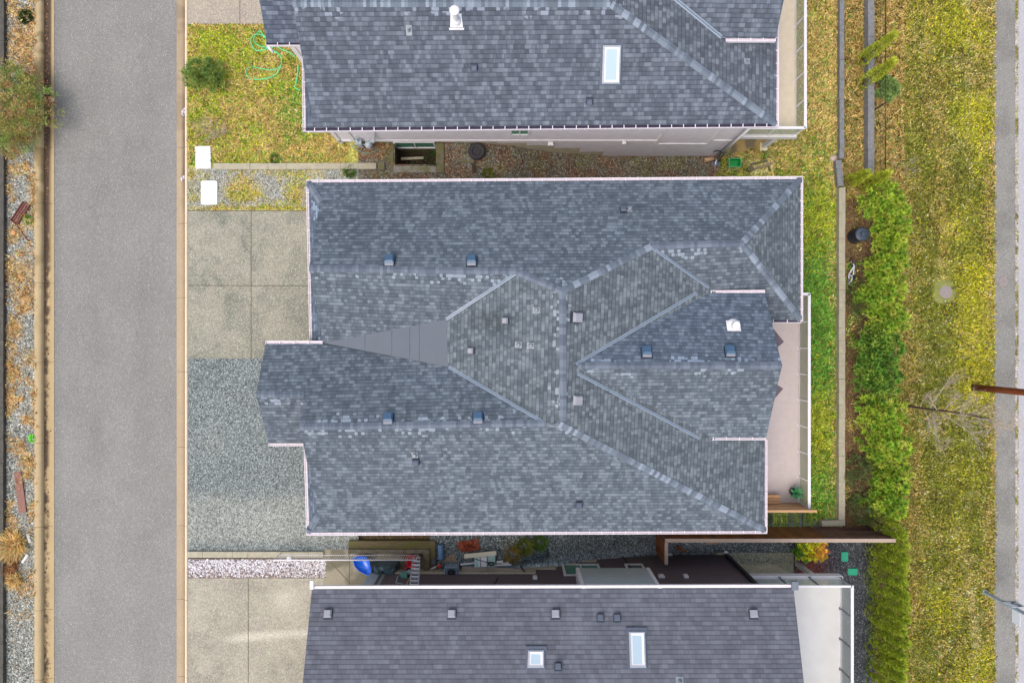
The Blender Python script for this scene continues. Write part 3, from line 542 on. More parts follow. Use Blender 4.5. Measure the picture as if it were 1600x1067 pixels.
class Roof:
    def __init__(s): s.faces = []
    def pt(s, p):
        return Vector((p[1], p[2], p[3] + ZE)) if p[0] == 'w' else W(p[0], p[1], ZE + p[2])
    def face(s, pts, tint=(1, 1, 1), mat=None, plane=True):
        P3 = [s.pt(p) for p in pts]; n = Vector((0, 0, 0))
        for i in range(len(P3)): n += (P3[i] - P3[0]).cross(P3[(i + 1) % len(P3)] - P3[0])
        n.normalize()
        if n.z < 0: P3 = P3[::-1]; n = -n
        c = sum(P3, Vector()) / len(P3); s.faces.append(dict(P=P3, n=n, c=c, tint=tint, mat=mat))
    def z(s, x, y):
        best = None
        for f in s.faces:
            poly = [(p.x, p.y) for p in f['P']]
            if inpoly(np.array([x]), np.array([y]), poly)[0]:
                q = f['c'].z - (f['n'].x * (x - f['c'].x) + f['n'].y * (y - f['c'].y)) / f['n'].z
                if best is None or q > best[0]: best = (q, f)
        return best
    def zz(s, x, y, fb):
        if getattr(s, 'bvh', None):
            r = s.bvh.ray_cast(Vector((x, y, 20)), Vector((0, 0, -1)))
            if r[0] is not None: return r[0].z
            return fb
        b = s.z(x, y); return b[0] if b else fb
    def hit(s, px, py):       # point on the roof seen at this pixel
        z = ZE + 1
        for i in range(30):
            p = W(px, py, z); b = s.z(p.x, p.y)
            if b is None: break
            z = .5 * z + .5 * b[0]
        p = W(px, py, z); b = s.z(p.x, p.y); return p, (b[1]['n'] if b else Vector((0, 0, 1)))
    def build(s, parent, mat, th=.06):
        bm = bmesh.new(); uvl = bm.loops.layers.uv.new('uv'); rdl = bm.verts.layers.float.new('rd'); tl = bm.verts.layers.float_color.new('tint'); o = org(parent); mats = [mat]
        for f in s.faces:
            n = f['n']; h = Vector((-n.y, n.x, 0)).normalized() if abs(n.z) < .9999 else Vector((1, 0, 0)); up = n.cross(h) * 1
            if up.z < 0: up = -up; h = -h
            vm = max(p.dot(up) for p in f['P']); vs = []
            for p in f['P']:
                v = bm.verts.new(p - o); v[rdl] = vm - p.dot(up); v[tl] = (*f['tint'], 1); vs.append(v)
            tris = earclip([(p.x, p.y) for p in f['P']]); uvs = [(p.dot(h), p.dot(up)) for p in f['P']]
            for tr in tris:
                fa = bm.faces.new([vs[i] for i in tr])
                if f['mat']:
                    if f['mat'] not in mats: mats.append(f['mat'])
                    fa.material_index = mats.index(f['mat'])
                for l, i in zip(fa.loops, tr): l[uvl].uv = uvs[i]
            lo = [bm.verts.new(p - o - Vector((0, 0, th))) for p in f['P']]; k = len(lo)
            for mm in (M_soff, M_drip):
                if mm not in mats: mats.append(mm)
            for tr in tris: g = bm.faces.new([lo[i] for i in tr[::-1]]); g.material_index = mats.index(M_soff)
            for i in range(k):
                g = bm.faces.new((lo[i], lo[(i + 1) % k], vs[(i + 1) % k], vs[i])); g.material_index = mats.index(M_drip)
        me = bpy.data.meshes.new('roof'); bm.to_mesh(me)
        bmesh.ops.translate(bm, verts=bm.verts, vec=o); s.bvh = BVHTree.FromBMesh(bm); bm.free()
        for m in mats: me.materials.append(m)
        return link('roof', me, parent)
    def band(s, a, b, hw, lift, mb, mat, rows=1, jit=None):
        """strip that follows the roof on both sides of line a-b (pixel,rel z or world)"""
        A_, B_ = s.pt(a), s.pt(b); d = B_ - A_; L = d.length; t = Vector((d.x, d.y, 0)).normalized(); nrm = Vector((-t.y, t.x, 0)); m = max(1, int(L / (jit or .4)))
        for i in range(m):
            p = A_ + d * (i / m); q = A_ + d * ((i + 1) / m); mid = (p + q) / 2
            zc = s.zz(mid.x, mid.y, mid.z); dz = max(-.12, min(.12, zc - mid.z)); p = p + Vector((0, 0, dz)); q = q + Vector((0, 0, dz)); mid = (p + q) / 2
            zl = [max(-.4 * hw / .1 * .35 - .05, min(.1, s.zz(mid.x + nrm.x * hw * k, mid.y + nrm.y * hw * k, mid.z - .05) - mid.z)) for k in (-1, 1)]
            lf = lift + (.012 if jit else 0); e = .02 if jit else 0
            vs = [p - nrm * hw + Vector((0, 0, zl[0] + lift)), p + Vector((0, 0, lift + .006)), p + nrm * hw + Vector((0, 0, zl[1] + lift)),
                  q - nrm * hw + t * e + Vector((0, 0, zl[0] + lf)), q + t * e + Vector((0, 0, lf + .006)), q + nrm * hw + t * e + Vector((0, 0, zl[1] + lf))]
            mm = mat[random.choices(range(len(mat)), [3, 4, 4, 3][:len(mat)])[0]] if isinstance(mat, list) else mat
            mb.add(vs, [(1, 0, 3, 4), (2, 1, 4, 5)], mm)
            if jit: mb.add([vs[3], vs[4], vs[5], vs[3] - Vector((0, 0, .02)), vs[4] - Vector((0, 0, .02)), vs[5] - Vector((0, 0, .02))], [(1, 0, 3, 4), (2, 1, 4, 5)], mm)
CAPS = [plain('cap_shingle', A(*c), .85, .1, 30, fine=.12) for c in ((98, 107, 118), (108, 118, 130), (122, 132, 144), (142, 152, 165))]
CAPD = [plain('cap_shingle_dark', A(*c), .85, .1, 30, fine=.12) for c in ((92, 101, 114), (102, 111, 124), (113, 122, 134))]
def wallprism(mb, pts, z0, z1, mat):       # closed ring of world points -> walls
    n = len(pts)
    for i in range(n):
        a, b = pts[i], pts[(i + 1) % n]; mb.add([(a[0], a[1], z0), (b[0], b[1], z0), (b[0], b[1], z1), (a[0], a[1], z1)], [(0, 1, 2, 3), (3, 2, 1, 0)][:1], mat)
def gutter(parent, a, b, inward, dark=False, solid=False, zr=None):
    """a, b: (px,py,rel z) of the OUTER lip; inward: world direction to the house"""
    A_ = W(a[0], a[1], ZE + a[2]); B_ = W(b[0], b[1], ZE + b[2]); n = Vector(inward).normalized(); wd = .118 if dark else .10; d = (B_ - A_); L = d.length; t = d / L; mb = MB()
    def bar(o0, o1, z0, z1, m, s0=0, s1=1):
        p, q = A_ + d * s0, A_ + d * s1
        vs = [p + n * o0, q + n * o0, q + n * o1, p + n * o1]; vs = [v + Vector((0, 0, z0)) for v in vs] + [v + Vector((0, 0, z1)) for v in vs]
        fs = [(3, 2, 1, 0), (4, 5, 6, 7), (0, 1, 5, 4), (1, 2, 6, 5), (2, 3, 7, 6), (3, 0, 4, 7)]
        if t.cross(n).z < 0: fs = [f[::-1] for f in fs]
        mb.add(vs, fs, m)
    bar(0, .02, -.12, .0, M_gut); bar(wd - .012, wd, -.12, -.01, M_gutdk if dark else M_gut)
    if solid: bar(.022, wd - .012, -.03, -.006, M_gut)
    else:
        bar(.022, wd - .012, -.12, -.075 if dark else -.03, M_gutdk if dark else M_pinkg)
        k = max(1, int(L / .42))
        for i in range(k + 1): bar(0, wd + .01, .002, .014, M_gut, max(0, i / k - .012 / L), min(1, i / k + .016 / L))
    for s_ in (0, 1): bar(-.002, wd, -.122, .003, M_gut, max(0, s_ - .02 / L), min(1, s_ + .02 / L))
    return mb.obj('gutter', parent)
M_vent = plain('vent_cap_grey', A(150, 150, 158), .5, .06, 10); M_ventb = plain('vent_cap_sky_tone', A(62, 92, 120), .4, .08, 10, spec=.6); M_ventd = plain('vent_cap_dark', A(84, 92, 108), .5); M_vbase = plain('vent_flange', A(46, 54, 70), .7); M_lead = plain('lead_flashing', A(140, 146, 152), .4, .15, 12); M_hole = plain('pipe_bore', (.01, .01, .012), .9)  # blue cap copy: light tone of north slopes painted into the colour
def frame(n):
    h = Vector((-n.y, n.x, 0)); h = h.normalized() if h.length > 1e-3 else Vector((1, 0, 0)); up = n.cross(h)
    if up.z < 0: up = -up; h = -h
    return h, up, n
def boxvent(parent, R, px, py, kind='grey', sc=1.0, label=None):
    p, n = R.hit(px, py); h, u, n = frame(n); mb = MB(); T = lambda a, b, c: p + (h * a + u * b + n * c) * sc
    cap = {'blue': M_ventb, 'grey': M_vent, 'dark': M_ventd, 'small': M_ventd}[kind]; s = .5 if kind == 'small' else .78
    def bx(a0, a1, b0, b1, c0, c1, m, k=1, db=0):
        am, bmn = (a0 + a1) / 2, (b0 + b1) / 2; vs = [T(a, b, c0) for a, b in ((a0, b0), (a1, b0), (a1, b1), (a0, b1))] + [T(am + (a - am) * k, bmn + (b - bmn) * k + db, c1) for a, b in ((a0, b0), (a1, b0), (a1, b1), (a0, b1))]
        fs = [(3, 2, 1, 0), (4, 5, 6, 7), (0, 1, 5, 4), (1, 2, 6, 5), (2, 3, 7, 6), (3, 0, 4, 7)]
        if h.cross(u).dot(n) < 0: fs = [f[::-1] for f in fs]
        mb.add(vs, fs, m)
    bx(-.25 * s, .25 * s, -.22 * s, .30 * s, .002, .014, M_vbase); bx(-.17 * s, .17 * s, -.16 * s, .16 * s, .014, .09 * s, M_vbase)
    top = cap
    bx(-.21 * s, .21 * s, -.20 * s, .20 * s, .09 * s, .14 * s, top); bx(-.21 * s, .21 * s, -.20 * s, .20 * s, .14 * s, .23 * s, top, .72, -.04 * s)
    if kind == 'blue': bx(-.19 * s, .19 * s, .201 * s, .27 * s, .07 * s, .15 * s, M_vent, .9, -.02)  # pale uphill flap: sunlit front put into shape and colour
    o = mb.obj('roof_vent', parent)
    if label: o['label'] = label
    return o
def pipevent(parent, R, px, py, r=.05, hgt=.22, flash=(.26, .3), m=None, cap=False):
    p, n = R.hit(px, py); h, u, n = frame(n); mb = MB(); a, b = flash[0] / 2, flash[1] / 2; m = m or M_lead
    c = [p + h * x + u * y + n * .008 for x, y in ((-a, -b), (a, -b), (a, b), (-a, b))]
    if (c[1] - c[0]).cross(c[2] - c[1]).dot(n) < 0: c = c[::-1]
    mb.quad(c, .006, m)
    mb.lathe(p + Vector((0, 0, -.03)), [(r * 1.9, 0), (r * 1.5, .08), (r * 1.15, .12), (r, .14), (r, hgt), (r * .75, hgt)], m, 14); mb.lathe(p + Vector((0, 0, hgt - .032)), [(0, 0), (r * .74, 0)][::-1], M_hole, 14)
    mb.lathe(p + Vector((0, 0, hgt - .034)), [(r * .76, 0), (r * .76, .003), (0.0005, .003)], M_hole, 14)
    return mb.obj('vent_pipe', parent)
def skylight(parent, R, corners, zl=.10):
    ps = [R.hit(*c) for c in corners]; n = ps[0][1]; pts = [p for p, _ in ps]; c = sum(pts, Vector()) / 4
    def ring(k, l): return [c + (p - c) * k + n * l for p in pts]
    if (pts[1] - pts[0]).cross(pts[2] - pts[1]).dot(n) < 0: pts = pts[::-1]
    f = (pts[1] - pts[0]).normalized(); g = (pts[3] - pts[0]).normalized()
    def off(d, l): return [pts[0] + (f + g) * d + n * l, pts[1] + (-f + g) * d + n * l, pts[2] + (-f - g) * d + n * l, pts[3] + (f - g) * d + n * l]
    mb = MB()
    for (d0, l0), (d1, l1), m in (((-.07, .006), (-.005, .012), M_ventd), ((0, 0), (0, zl), M_skf), ((0, zl), (.05, zl + .01), M_skf), ((.05, zl + .01), (.06, zl - .02), M_white), ((.06, zl - .02), (.12, zl - .035), M_white)):
        a, b = off(d0, l0), off(d1, l1)
        for i in range(4): j = (i + 1) % 4; mb.add([a[i], a[j], b[j], b[i]], [(0, 1, 2, 3)], m)
    o = mb.obj('skylight', parent); return o, off(.12, zl - .036)
M_skf = plain('skylight_frame', A(158, 164, 172), .4); M_skg = NT('skylight_glass').fin(A(180, 200, 212), .2, 0, .3)

#PART3
def gable(mb, R, x, y0, y1, zb, mat, n=10):
    ys = [y0 + (y1 - y0) * i / n for i in range(n + 1)]
    for a, b in zip(ys[:-1], ys[1:]):
        za, zb2 = R.zz(x, a, zb) - .15, R.zz(x, b, zb) - .15
        mb.add([(x, a, zb), (x, b, zb), (x, b, max(zb, zb2)), (x, a, max(zb, za))], [(0, 1, 2, 3)], mat)
def window(parent, x0, x1, z0, z1, y, out, mat_f, mat_p, panes=1, fw=.07):
    s = out; mb = MB(); d0, d1 = y, y + s * .045
    mb.box(x0, x1, d0, d1, z0, z0 + fw, mat_f); mb.box(x0, x1, d0, d1, z1 - fw, z1, mat_f); mb.box(x0, x0 + fw, d0, d1, z0 + fw, z1 - fw, mat_f); mb.box(x1 - fw, x1, d0, d1, z0 + fw, z1 - fw, mat_f)
    for i in range(1, panes): xm = x0 + (x1 - x0) * i / panes; mb.box(xm - .025, xm + .025, d0, d1 - s * .004, z0 + fw, z1 - fw, mat_f)
    wn = mb.obj('window', parent); k = MB(); k.box(x0 + fw, x1 - fw, y, y + s * .012, z0 + fw, z1 - fw, mat_p); k.obj('pane', wn); return wn
def deck(parent, poly, z, mat, th=.28, fascia=None):
    mb = MB(); mb.prism(poly, z - th, z, mat); o = mb.obj('deck', parent)
    if fascia:
        f = MB(); n = len(poly)
        for (ax, ay), (bx, by) in fascia: f.ob(((ax + bx) / 2, (ay + by) / 2, z - th / 2), (math.hypot(bx - ax, by - ay) + .04, .04, th + .03), math.atan2(by - ay, bx - ax), M_white)
        f.obj('deck_fascia', parent)
    return o
def railing(parent, a, b, z, h, step, mrail, mpost, mglass, wr=.09, shift=0, ends=(1, 1)):
    a, b = Vector((*a, z)), Vector((*b, z)); d = b - a; L = d.length; t = d / L; az = math.atan2(t.y, t.x); mid = (a + b) / 2
    mb = MB(); mb.ob(mid + Vector((0, 0, h - .02)), (L + wr, wr, .05), az, mrail); mb.ob(mid + Vector((0, 0, .07)), (L, .03, .05), az, mrail)
    r = mb.obj('railing', parent); k = max(1, round(L / step)); ps = [a + d * i / k for i in range(k + 1)]
    for i, p in enumerate(ps):
        if (i == 0 and not ends[0]) or (i == k and not ends[1]): continue
        q = MB(); q.ob(p + Vector((0, 0, h / 2 - .023)), (.055, .055, h - .046), az, mpost); q.ob(p + Vector((0, 0, .012)), (.11, .11, .02), az, mpost); q.obj('post', r)
    for p, q in zip(ps[:-1], ps[1:]):
        g = MB(); g.ob((p + q) / 2 + Vector((0, 0, (h - .07) / 2 + .045)), ((q - p).length - .07, .01, h - .16), az, mglass); g.obj('glass_panel', r)
    return r
M_glw = glassy('frosted_glass', A(196, 192, 178), .62, .25); M_glt = glassy('clear_glass', A(206, 206, 180), .35); M_glg = glassy('grey_glass', A(170, 178, 182), .55)
M_gpost = plain('grey_aluminium', A(112, 118, 128), .4); M_wpane = NT('window_pane').fin(A(98, 108, 108), .08, 0, .7); M_gpane = NT('green_window_pane').fin(A(92, 150, 128), .08, 0, .7)
M_dk1 = plain('vinyl_deck_pinkish', A(206, 192, 188), .8, .05, 6, fine=.05); M_dk2 = plain('vinyl_deck_cream', A(226, 210, 186), .8, .06, 5, fine=.04); M_dk3 = plain('vinyl_deck_white', A(222, 220, 216), .7, .05, 1.5, fine=.03)
M_cedar = wood('orange_cedar', A(206, 160, 116), (1, 8, 1), .14)
M_seam = plain('seam', A(92, 98, 106), .8)
# ---------------- the middle house
mh = thing('house', 'long house in the middle with blue grey shingle roof of many hips and valleys', 'house', (0, -.5, -2))
R = Roof(); E_T = (1.04, 1.04, 1.0); C_T = (.90, .97, 1.10); N_T = (.97, 1, 1.05); S_T = (1.04, 1.04, 1.06)  # slope tints: sunlit and shaded tone painted by facing, plus lichen on east
R.face([(482, 285.5, 0), (1251, 280, 0), (1160, 380, 1.26), (1018, 385, 1.24), (878, 455, 2.04), (805, 424, 1.67), (483, 418, 1.64), (500, 315, .38)], N_T)
R.face([(482, 285.5, 0), (500, 315, .38), (506, 536, .40), (487.5, 536.5, 0)], C_T)
R.face([(483, 418, 1.64), (805, 424, 1.67), (697, 499, .90), (505, 536, .42)], S_T)
R.face([(805, 424, 1.67), (878, 455, 2.04), (880, 660, 2.04), (850, 661, 1.97), (700, 573, .95), (697, 499, .90)], E_T)
R.face([(697, 499, .90), (700, 573, .95), (505, 536, .42)], mat=M_memb)
R.face([(415, 537, .42), (505, 537, .42), (700, 573, .95), (850, 661, 1.97), (468, 667, 1.95), (475, 617, 1.36), (400, 616, 1.35)], N_T)
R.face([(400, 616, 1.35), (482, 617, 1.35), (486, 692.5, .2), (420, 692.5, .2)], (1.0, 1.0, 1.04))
R.face([(468, 667, 1.95), (850, 661, 1.97), (870, 661, 2.04), (1195, 829.5, 0), (483, 832, 0), (497, 805, .38)], S_T)
R.face([(483, 832, 0), (497, 805, .38), (503, 700, .38), (479, 697, 0)], C_T)
R.face([(878, 455, 2.04), (1018, 385, 1.24), (1112, 452, .66), (1195, 456, .2), (1195, 829.5, 0), (870, 661, 2.04), (880, 660, 2.04)], E_T)
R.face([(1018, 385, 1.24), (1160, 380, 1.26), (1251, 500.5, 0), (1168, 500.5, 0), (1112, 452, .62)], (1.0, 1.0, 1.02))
R.face([(1251, 280, 0), (1251, 500.5, 0), (1160, 380, 1.26)], E_T)
R.face([(896, 571, 1.97), (1088, 458, .68), (1195, 458, .66), (1222, 571, 1.92)], C_T)
R.face([(896, 571, 1.97), (1222, 571, 1.92), (1197, 684, .62), (1092, 684, .62)], S_T)
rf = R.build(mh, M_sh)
mb = MB()
for a, b, mm in (((483, 419, 1.64), (805, 424, 1.67), CAPD), ((805, 424, 1.67), (878, 455, 2.04), CAPD), ((1018, 385, 1.24), (878, 455, 2.04), CAPS), ((1018, 384, 1.24), (1160, 380, 1.26), CAPD),
                 ((1252, 279, 0), (1160, 380, 1.26), CAPS), ((1252, 500, 0), (1160, 380, 1.26), CAPS), ((880, 658, 2.04), (879, 457, 2.04), CAPD), ((400, 616, 1.35), (474, 617, 1.36), CAPD),
                 ((468, 667, 1.95), (850, 661, 1.97), CAPD), ((1197, 829, 0), (870, 661, 2.04), CAPS), ((1222, 571, 1.92), (904, 571, 1.96), CAPD), ((480, 832, 0), (497, 805, .38), CAPD), ((480, 284, 0), (500, 315, .38), CAPD)):
    mb = MB(); R.band(a, b, .115, .012, mb, mm, jit=.115); mb.obj('ridge_cap', rf)
mb = MB()
for a, b in (((805, 428, 1.62), (697, 499, .90)), ((850, 660, 1.96), (701, 573, .95)), ((1020, 388, 1.23), (1108, 450, .66)), ((900, 569, 1.95), (1087, 458, .68)), ((902, 583, 1.9), (1092, 684, .62))):
    mb = MB(); R.band(a, b, .052, .012, mb, M_valley); R.band(a, b, .012, .02, mb, M_vdark); mb.obj('valley_flashing', rf)
mb = MB()
for x in (655, 612, 570, 640): 
    mb = MB(); f0, f1 = 536 - (x - 505) * .19, 536 + (x - 505) * .19; R.band((x, f0, .44 + (x - 505) * .0026), (x, f1, .44 + (x - 505) * .0026), .006, .004, mb, M_seam); mb.obj('membrane_seam', rf)
wl = MB(); z0, z1 = -2.3, ZE + .06
wallprism(wl, [(9.85, 5.35), (-6.85, 5.25), (-6.85, -.45), (-8.2, -.45), (-8.2, -3.15), (-6.85, -3.15), (-6.85, -6.35), (8.6, -6.3), (8.6, 1.2), (9.85, 1.2)], z0, z1, M_main)
gable(wl, R, -6.55, -.1, 5.0, ZE + .1, M_main); gable(wl, R, -6.65, -6.1, -.3, ZE + .1, M_main, 14); gable(wl, R, -8.2, -3.15, -.45, z1 - .05, M_main); gable(wl, R, 8.6, -3.1, 1.2, z1 - .3, M_main)
wo = wl.obj('wall', mh)
g = MB(); g.box(-6.9, -6.85, .8, 4.9, .02, 2.3, M_white)
for i in range(4): g.box(-6.915, -6.9, .85, 4.85, .08 + i * .56, .56 + i * .56, M_white)
g.obj('garage_door', mh)
for a, b, n in (((478, 281.3, 0), (1254.5, 275.5, 0), (0, -1, 0)), ((1254.8, 276, 0), (1254.8, 502, 0), (-1, 0, 0)), ((478, 282, 0), (483.5, 535, 0), (1, 0, 0)), ((415, 532.5, .42), (504, 532.5, .42), (0, -1, 0)), ((420, 696.8, .2), (474, 696.8, .2), (0, 1, 0)),
                ((474.5, 698, 0), (478.7, 834, 0), (1, 0, 0)), ((478.7, 836.5, 0), (1198.5, 833.5, 0), (0, 1, 0)), ((1199, 832, 0), (1199, 687, 0), (-1, 0, 0)), ((1094, 687.5, .62), (1196, 687.5, .62), (0, 1, 0)), ((1090, 454, .66), (1195, 453, .66), (0, -1, 0))):
    gutter(mh, a, b, n)
gutter(mh, (1208, 504.5, 0), (1252, 504.5, 0), (0, 1, 0), dark=True)
mb = MB()
for c in (((1209, 514), (1225, 534), (1211, 546)), ((1213, 600), (1224, 607), (1211, 622))): mb = MB(); mb.quad([W(x, y, ZE + .45) for x, y in c][::-1], .05, M_dbr); mb.obj('bargeboard_end', mh)
for (x, y) in ((609, 408), (737, 408), (607, 654), (747, 653), (1010, 550), (1140, 549)): boxvent(rf, R, x, y, 'blue')
for (x, y) in ((901, 496), (901, 625)): boxvent(rf, R, x, y, 'grey')
for (x, y, k) in ((974, 328, 'small'), (790, 501, 'grey'), (736, 548, 'grey'), (650, 721, 'small'), (905, 787, 'small')): boxvent(rf, R, x, y, k, .62 if k == 'grey' else 1)
for (x, y) in ((983, 327), (838, 485), (810, 539), (829, 540), (648, 711)): pipevent(rf, R, x, y, .045, .16, (.2, .24))
o = pipevent(rf, R, 1146, 509, .13, .35, (.46, .4), M_white); o['label'] = 'fat white exhaust pipe with cap'
# deck of the middle house
deck(mh, [(8.62, 1.9), (11.58, 1.9), (11.58, -6.55), (8.62, -6.55)], .25, M_dk1, fascia=[((11.6, 1.9), (11.6, -6.55))])
railing(mh, (11.53, -6.45), (11.53, 1.8), .25, .98, 1.03, M_white, M_white, M_glw, .10); railing(mh, (9.9, 1.84), (11.5, 1.84), .25, .98, .8, M_white, M_white, M_glw, .10, ends=(1, 0))
mb = MB(); n = 18
for i in range(10): mb.box(8.7, 11.62, -6.50, -6.47 + .0 * i, .27 + i * .13, .385 + i * .13, M_cedar)
mb.box(8.7, 11.66, -6.53, -6.44, 1.57, 1.61, M_cedar); mb.obj('privacy_screen', mh)
# ---------------- the top house
th_ = thing('house', 'house with lavender siding cut off by the top edge of the photo', 'house', (1, 11, -2))
R2 = Roof(); rz = 1.82; RY = 11.17
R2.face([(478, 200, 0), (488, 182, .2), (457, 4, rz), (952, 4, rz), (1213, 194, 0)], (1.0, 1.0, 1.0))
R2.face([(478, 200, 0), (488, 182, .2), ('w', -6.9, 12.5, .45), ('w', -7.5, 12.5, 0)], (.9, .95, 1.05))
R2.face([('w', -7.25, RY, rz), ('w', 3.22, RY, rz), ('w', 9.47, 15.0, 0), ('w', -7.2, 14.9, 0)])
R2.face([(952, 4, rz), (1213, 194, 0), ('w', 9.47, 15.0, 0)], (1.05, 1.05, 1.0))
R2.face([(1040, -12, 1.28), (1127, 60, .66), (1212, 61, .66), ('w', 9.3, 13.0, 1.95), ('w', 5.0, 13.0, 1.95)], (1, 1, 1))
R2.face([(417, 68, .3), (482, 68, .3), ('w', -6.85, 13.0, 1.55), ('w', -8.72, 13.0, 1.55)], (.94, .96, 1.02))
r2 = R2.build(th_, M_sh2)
mb = MB()
R2.band((1213, 194, 0), (952, 4, rz), .125, .012, mb, CAPS, jit=.115); mb.obj('ridge_cap', r2); mb = MB(); R2.band(('w', -7.25, RY, rz), ('w', 3.22, RY, rz), .125, .012, mb, CAPS, jit=.115); mb.obj('ridge_cap', r2)
mb = MB(); R2.band((1046, -8, 1.24), (1127, 59, .66), .055, .012, mb, M_valley); R2.band((1046, -8, 1.24), (1127, 59, .66), .016, .02, mb, M_vdark); mb.obj('valley_flashing', r2)
wl = MB(); YW = 8.05; segs = [(-7.0, -.6, .2), (-.6, .6, .0), (.6, 1.75, -.35), (1.75, 2.85, -.75), (2.85, 3.9, -1.3), (3.9, 8.98, -1.95)]
for a, b, z in segs: wl.add([(a, YW, z), (b, YW, z), (b, YW, ZE + .05), (a, YW, ZE + .05)], [(0, 1, 2, 3)], M_lav)
wl.add([(8.98, YW, -2.3), (8.98, 15, -2.3), (8.98, 15, ZE), (8.98, YW, ZE)], [(0, 1, 2, 3)], M_lav); wl.add([(-7, 15, -.5), (-7, YW, -.5), (-7, YW, ZE), (-7, 15, ZE)], [(0, 1, 2, 3)], M_lav)
wl.box(-7.9, -6.95, 10.55, 13.5, -.3, ZE + .2, M_lav); gable(wl, R2, -7.0, 8.4, 12.5, ZE, M_lav)
wl.box(-6.95, 8.95, YW + .03, YW + .25, -2.6, .3, M_found)
wo = wl.obj('wall', th_)
mb = MB(); Y_ = YW - .025
for x0, x1, z0, z1 in ((-6.95, 5.80, .25, .42), (-7.0, -6.84, .0, 3.35), (-6.42, -6.27, .42, 3.35), (5.80, 5.93, -.18, 3.35), (7.90, 8.03, -.18, 3.35), (5.93, 7.90, -.18, -.05), (8.03, 8.86, .25, .42), (8.86, 9.0, -2.0, 3.35)): mb.box(x0, x1, Y_ - .01, YW - .001, z0, z1, M_white)
mb.box(-7.95, -7.78, 10.52, 10.54, -.1, ZE + .2, M_white); mb.box(-7.12, -6.98, 10.51, 10.54, -.1, ZE + .2, M_white); mb.obj('wall_trim', th_)
window(th_, -4.80, -3.12, -.64, .24, YW - .012, -1, M_white, M_gpane, 2); window(th_, -.08, .68, 1.15, 2.1, YW - .012, -1, M_white, M_gpane, 2)
for x, z, w_ in ((1.56, .02, .1), (4.5, .22, .07)):
    mb = MB(); mb.box(x - w_, x + w_, YW - .10, YW, z - .04, z + .12, M_white); mb.box(x - w_ * 1.3, x + w_ * 1.3, YW - .13, YW - .10, z - .06, z + .10, M_white); mb.obj('dryer_vent', th_)
mb = MB(); mb.tube([(8.87, YW - .10, 3.1), (8.87, YW - .10, -1.9)], .045, M_white, 8); mb.tube([(8.74, YW - .10, 3.1), (8.74, YW - .10, -1.8)], .03, M_vent, 6); mb.tube([(8.87, YW - .10, -1.9), (8.8, YW - .45, -1.95)], .045, M_white, 8); mb.obj('downspout', th_)
mb = MB(); mb.tube([(-7.02, 10.3, 3.3), (-7.02, 10.3, .1), (-7.3, 10.0, .03)], .05, M_white, 8); mb.tube([(-8.62, 10.42, ZE + .22), (-8.5, 10.28, ZE + .05)], .05, M_white, 8); mb.obj('downspout', th_)
for a, b, n, dk in (((473, 206, 0), (1216.5, 199, 0), (0, 1, 0), True), ((471.5, 70, 0), (473, 206, 0), (1, 0, 0), False), ((415, 71.5, .3), (471, 71.5, .3), (0, 1, 0), True), ((1217, 199, 0), (1217, -40, 0), (-1, 0, 0), False), ((1134, 65, .66), (1212, 65, .66), (0, 1, 0), False)):
    gutter(th_, a, b, n, dark=dk)
boxvent(r2, R2, 741, 106, 'small'); boxvent(r2, R2, 921, 159, 'small'); pipevent(r2, R2, 639, 48, .035, .2, (.2, .32)); pipevent(r2, R2, 1167, 96, .035, .2, (.2, .24))
p, n = R2.hit(713, 33); h, u, n = frame(n); mb = MB(); c = [p + h * a + u * b + n * .01 for a, b in ((-.21, -.2), (.21, -.2), (.18, .22), (-.18, .22))]; c = c if (c[1] - c[0]).cross(c[2] - c[1]).dot(n) > 0 else c[::-1]
mb.quad(c, .008, M_white); q = p + Vector((0, 0, 0)); mb.box(q.x - .25, q.x + .25, q.y - .26, q.y - .2, q.z - .12, q.z - .08, M_white); mb.lathe(q - Vector((0, 0, .05)), [(.17, 0), (.15, .12), (.10, .2), (.10, .75), (.09, .75)], M_white, 18); mb.lathe(q + Vector((0, 0, .68)), [(.0005, .12), (.10, .10), (.16, .06), (.16, .0), (.10, -.02)][::-1], M_white, 18)
o = mb.obj('exhaust_pipe', r2)
o, g = skylight(r2, R2, [(942, 71), (970, 71), (968, 131), (940, 131)]); gm = MB(); gm.add(g, [(0, 1, 2, 3)], M_skg); gl = gm.mats
def addglass(sky_, g): 
    me = sky_.data; k = MB(); o_ = org(sky_); bm = bmesh.new(); bm.from_mesh(me); me.materials.append(M_skg); f = bm.faces.new([bm.verts.new(v - o_) for v in g]); f.material_index = len(me.materials) - 1; bm.to_mesh(me); bm.free()
addglass(o, g)
deck(th_, [(9.0, 8.25), (11.4, 8.25), (11.4, 16), (9.0, 16)], .25, M_dk2, fascia=[((11.42, 8.2), (11.42, 16)), ((9.0, 8.23), (11.4, 8.23))])
deck(th_, [(9.0, 8.25), (9.55, 8.25), (9.55, 8.3), (9.0, 8.3)], .2, M_white)
railing(th_, (11.38, 8.3), (11.38, 15.9), .25, .98, 1.15, M_white, M_white, M_glt, .10, ends=(1, 1)); railing(th_, (9.15, 8.28), (11.33, 8.28), .25, .98, 1.1, M_white, M_white, M_glt, .10, ends=(1, 0))
mb = MB(); mb.box(10.82, 11.0, 8.36, 8.54, -1.9, -.03, M_white); mb.box(10.75, 11.07, 8.27, 8.6, -2.15, -1.88, plain('footing', A(226, 214, 170), .8)); mb.obj('deck_post', th_)
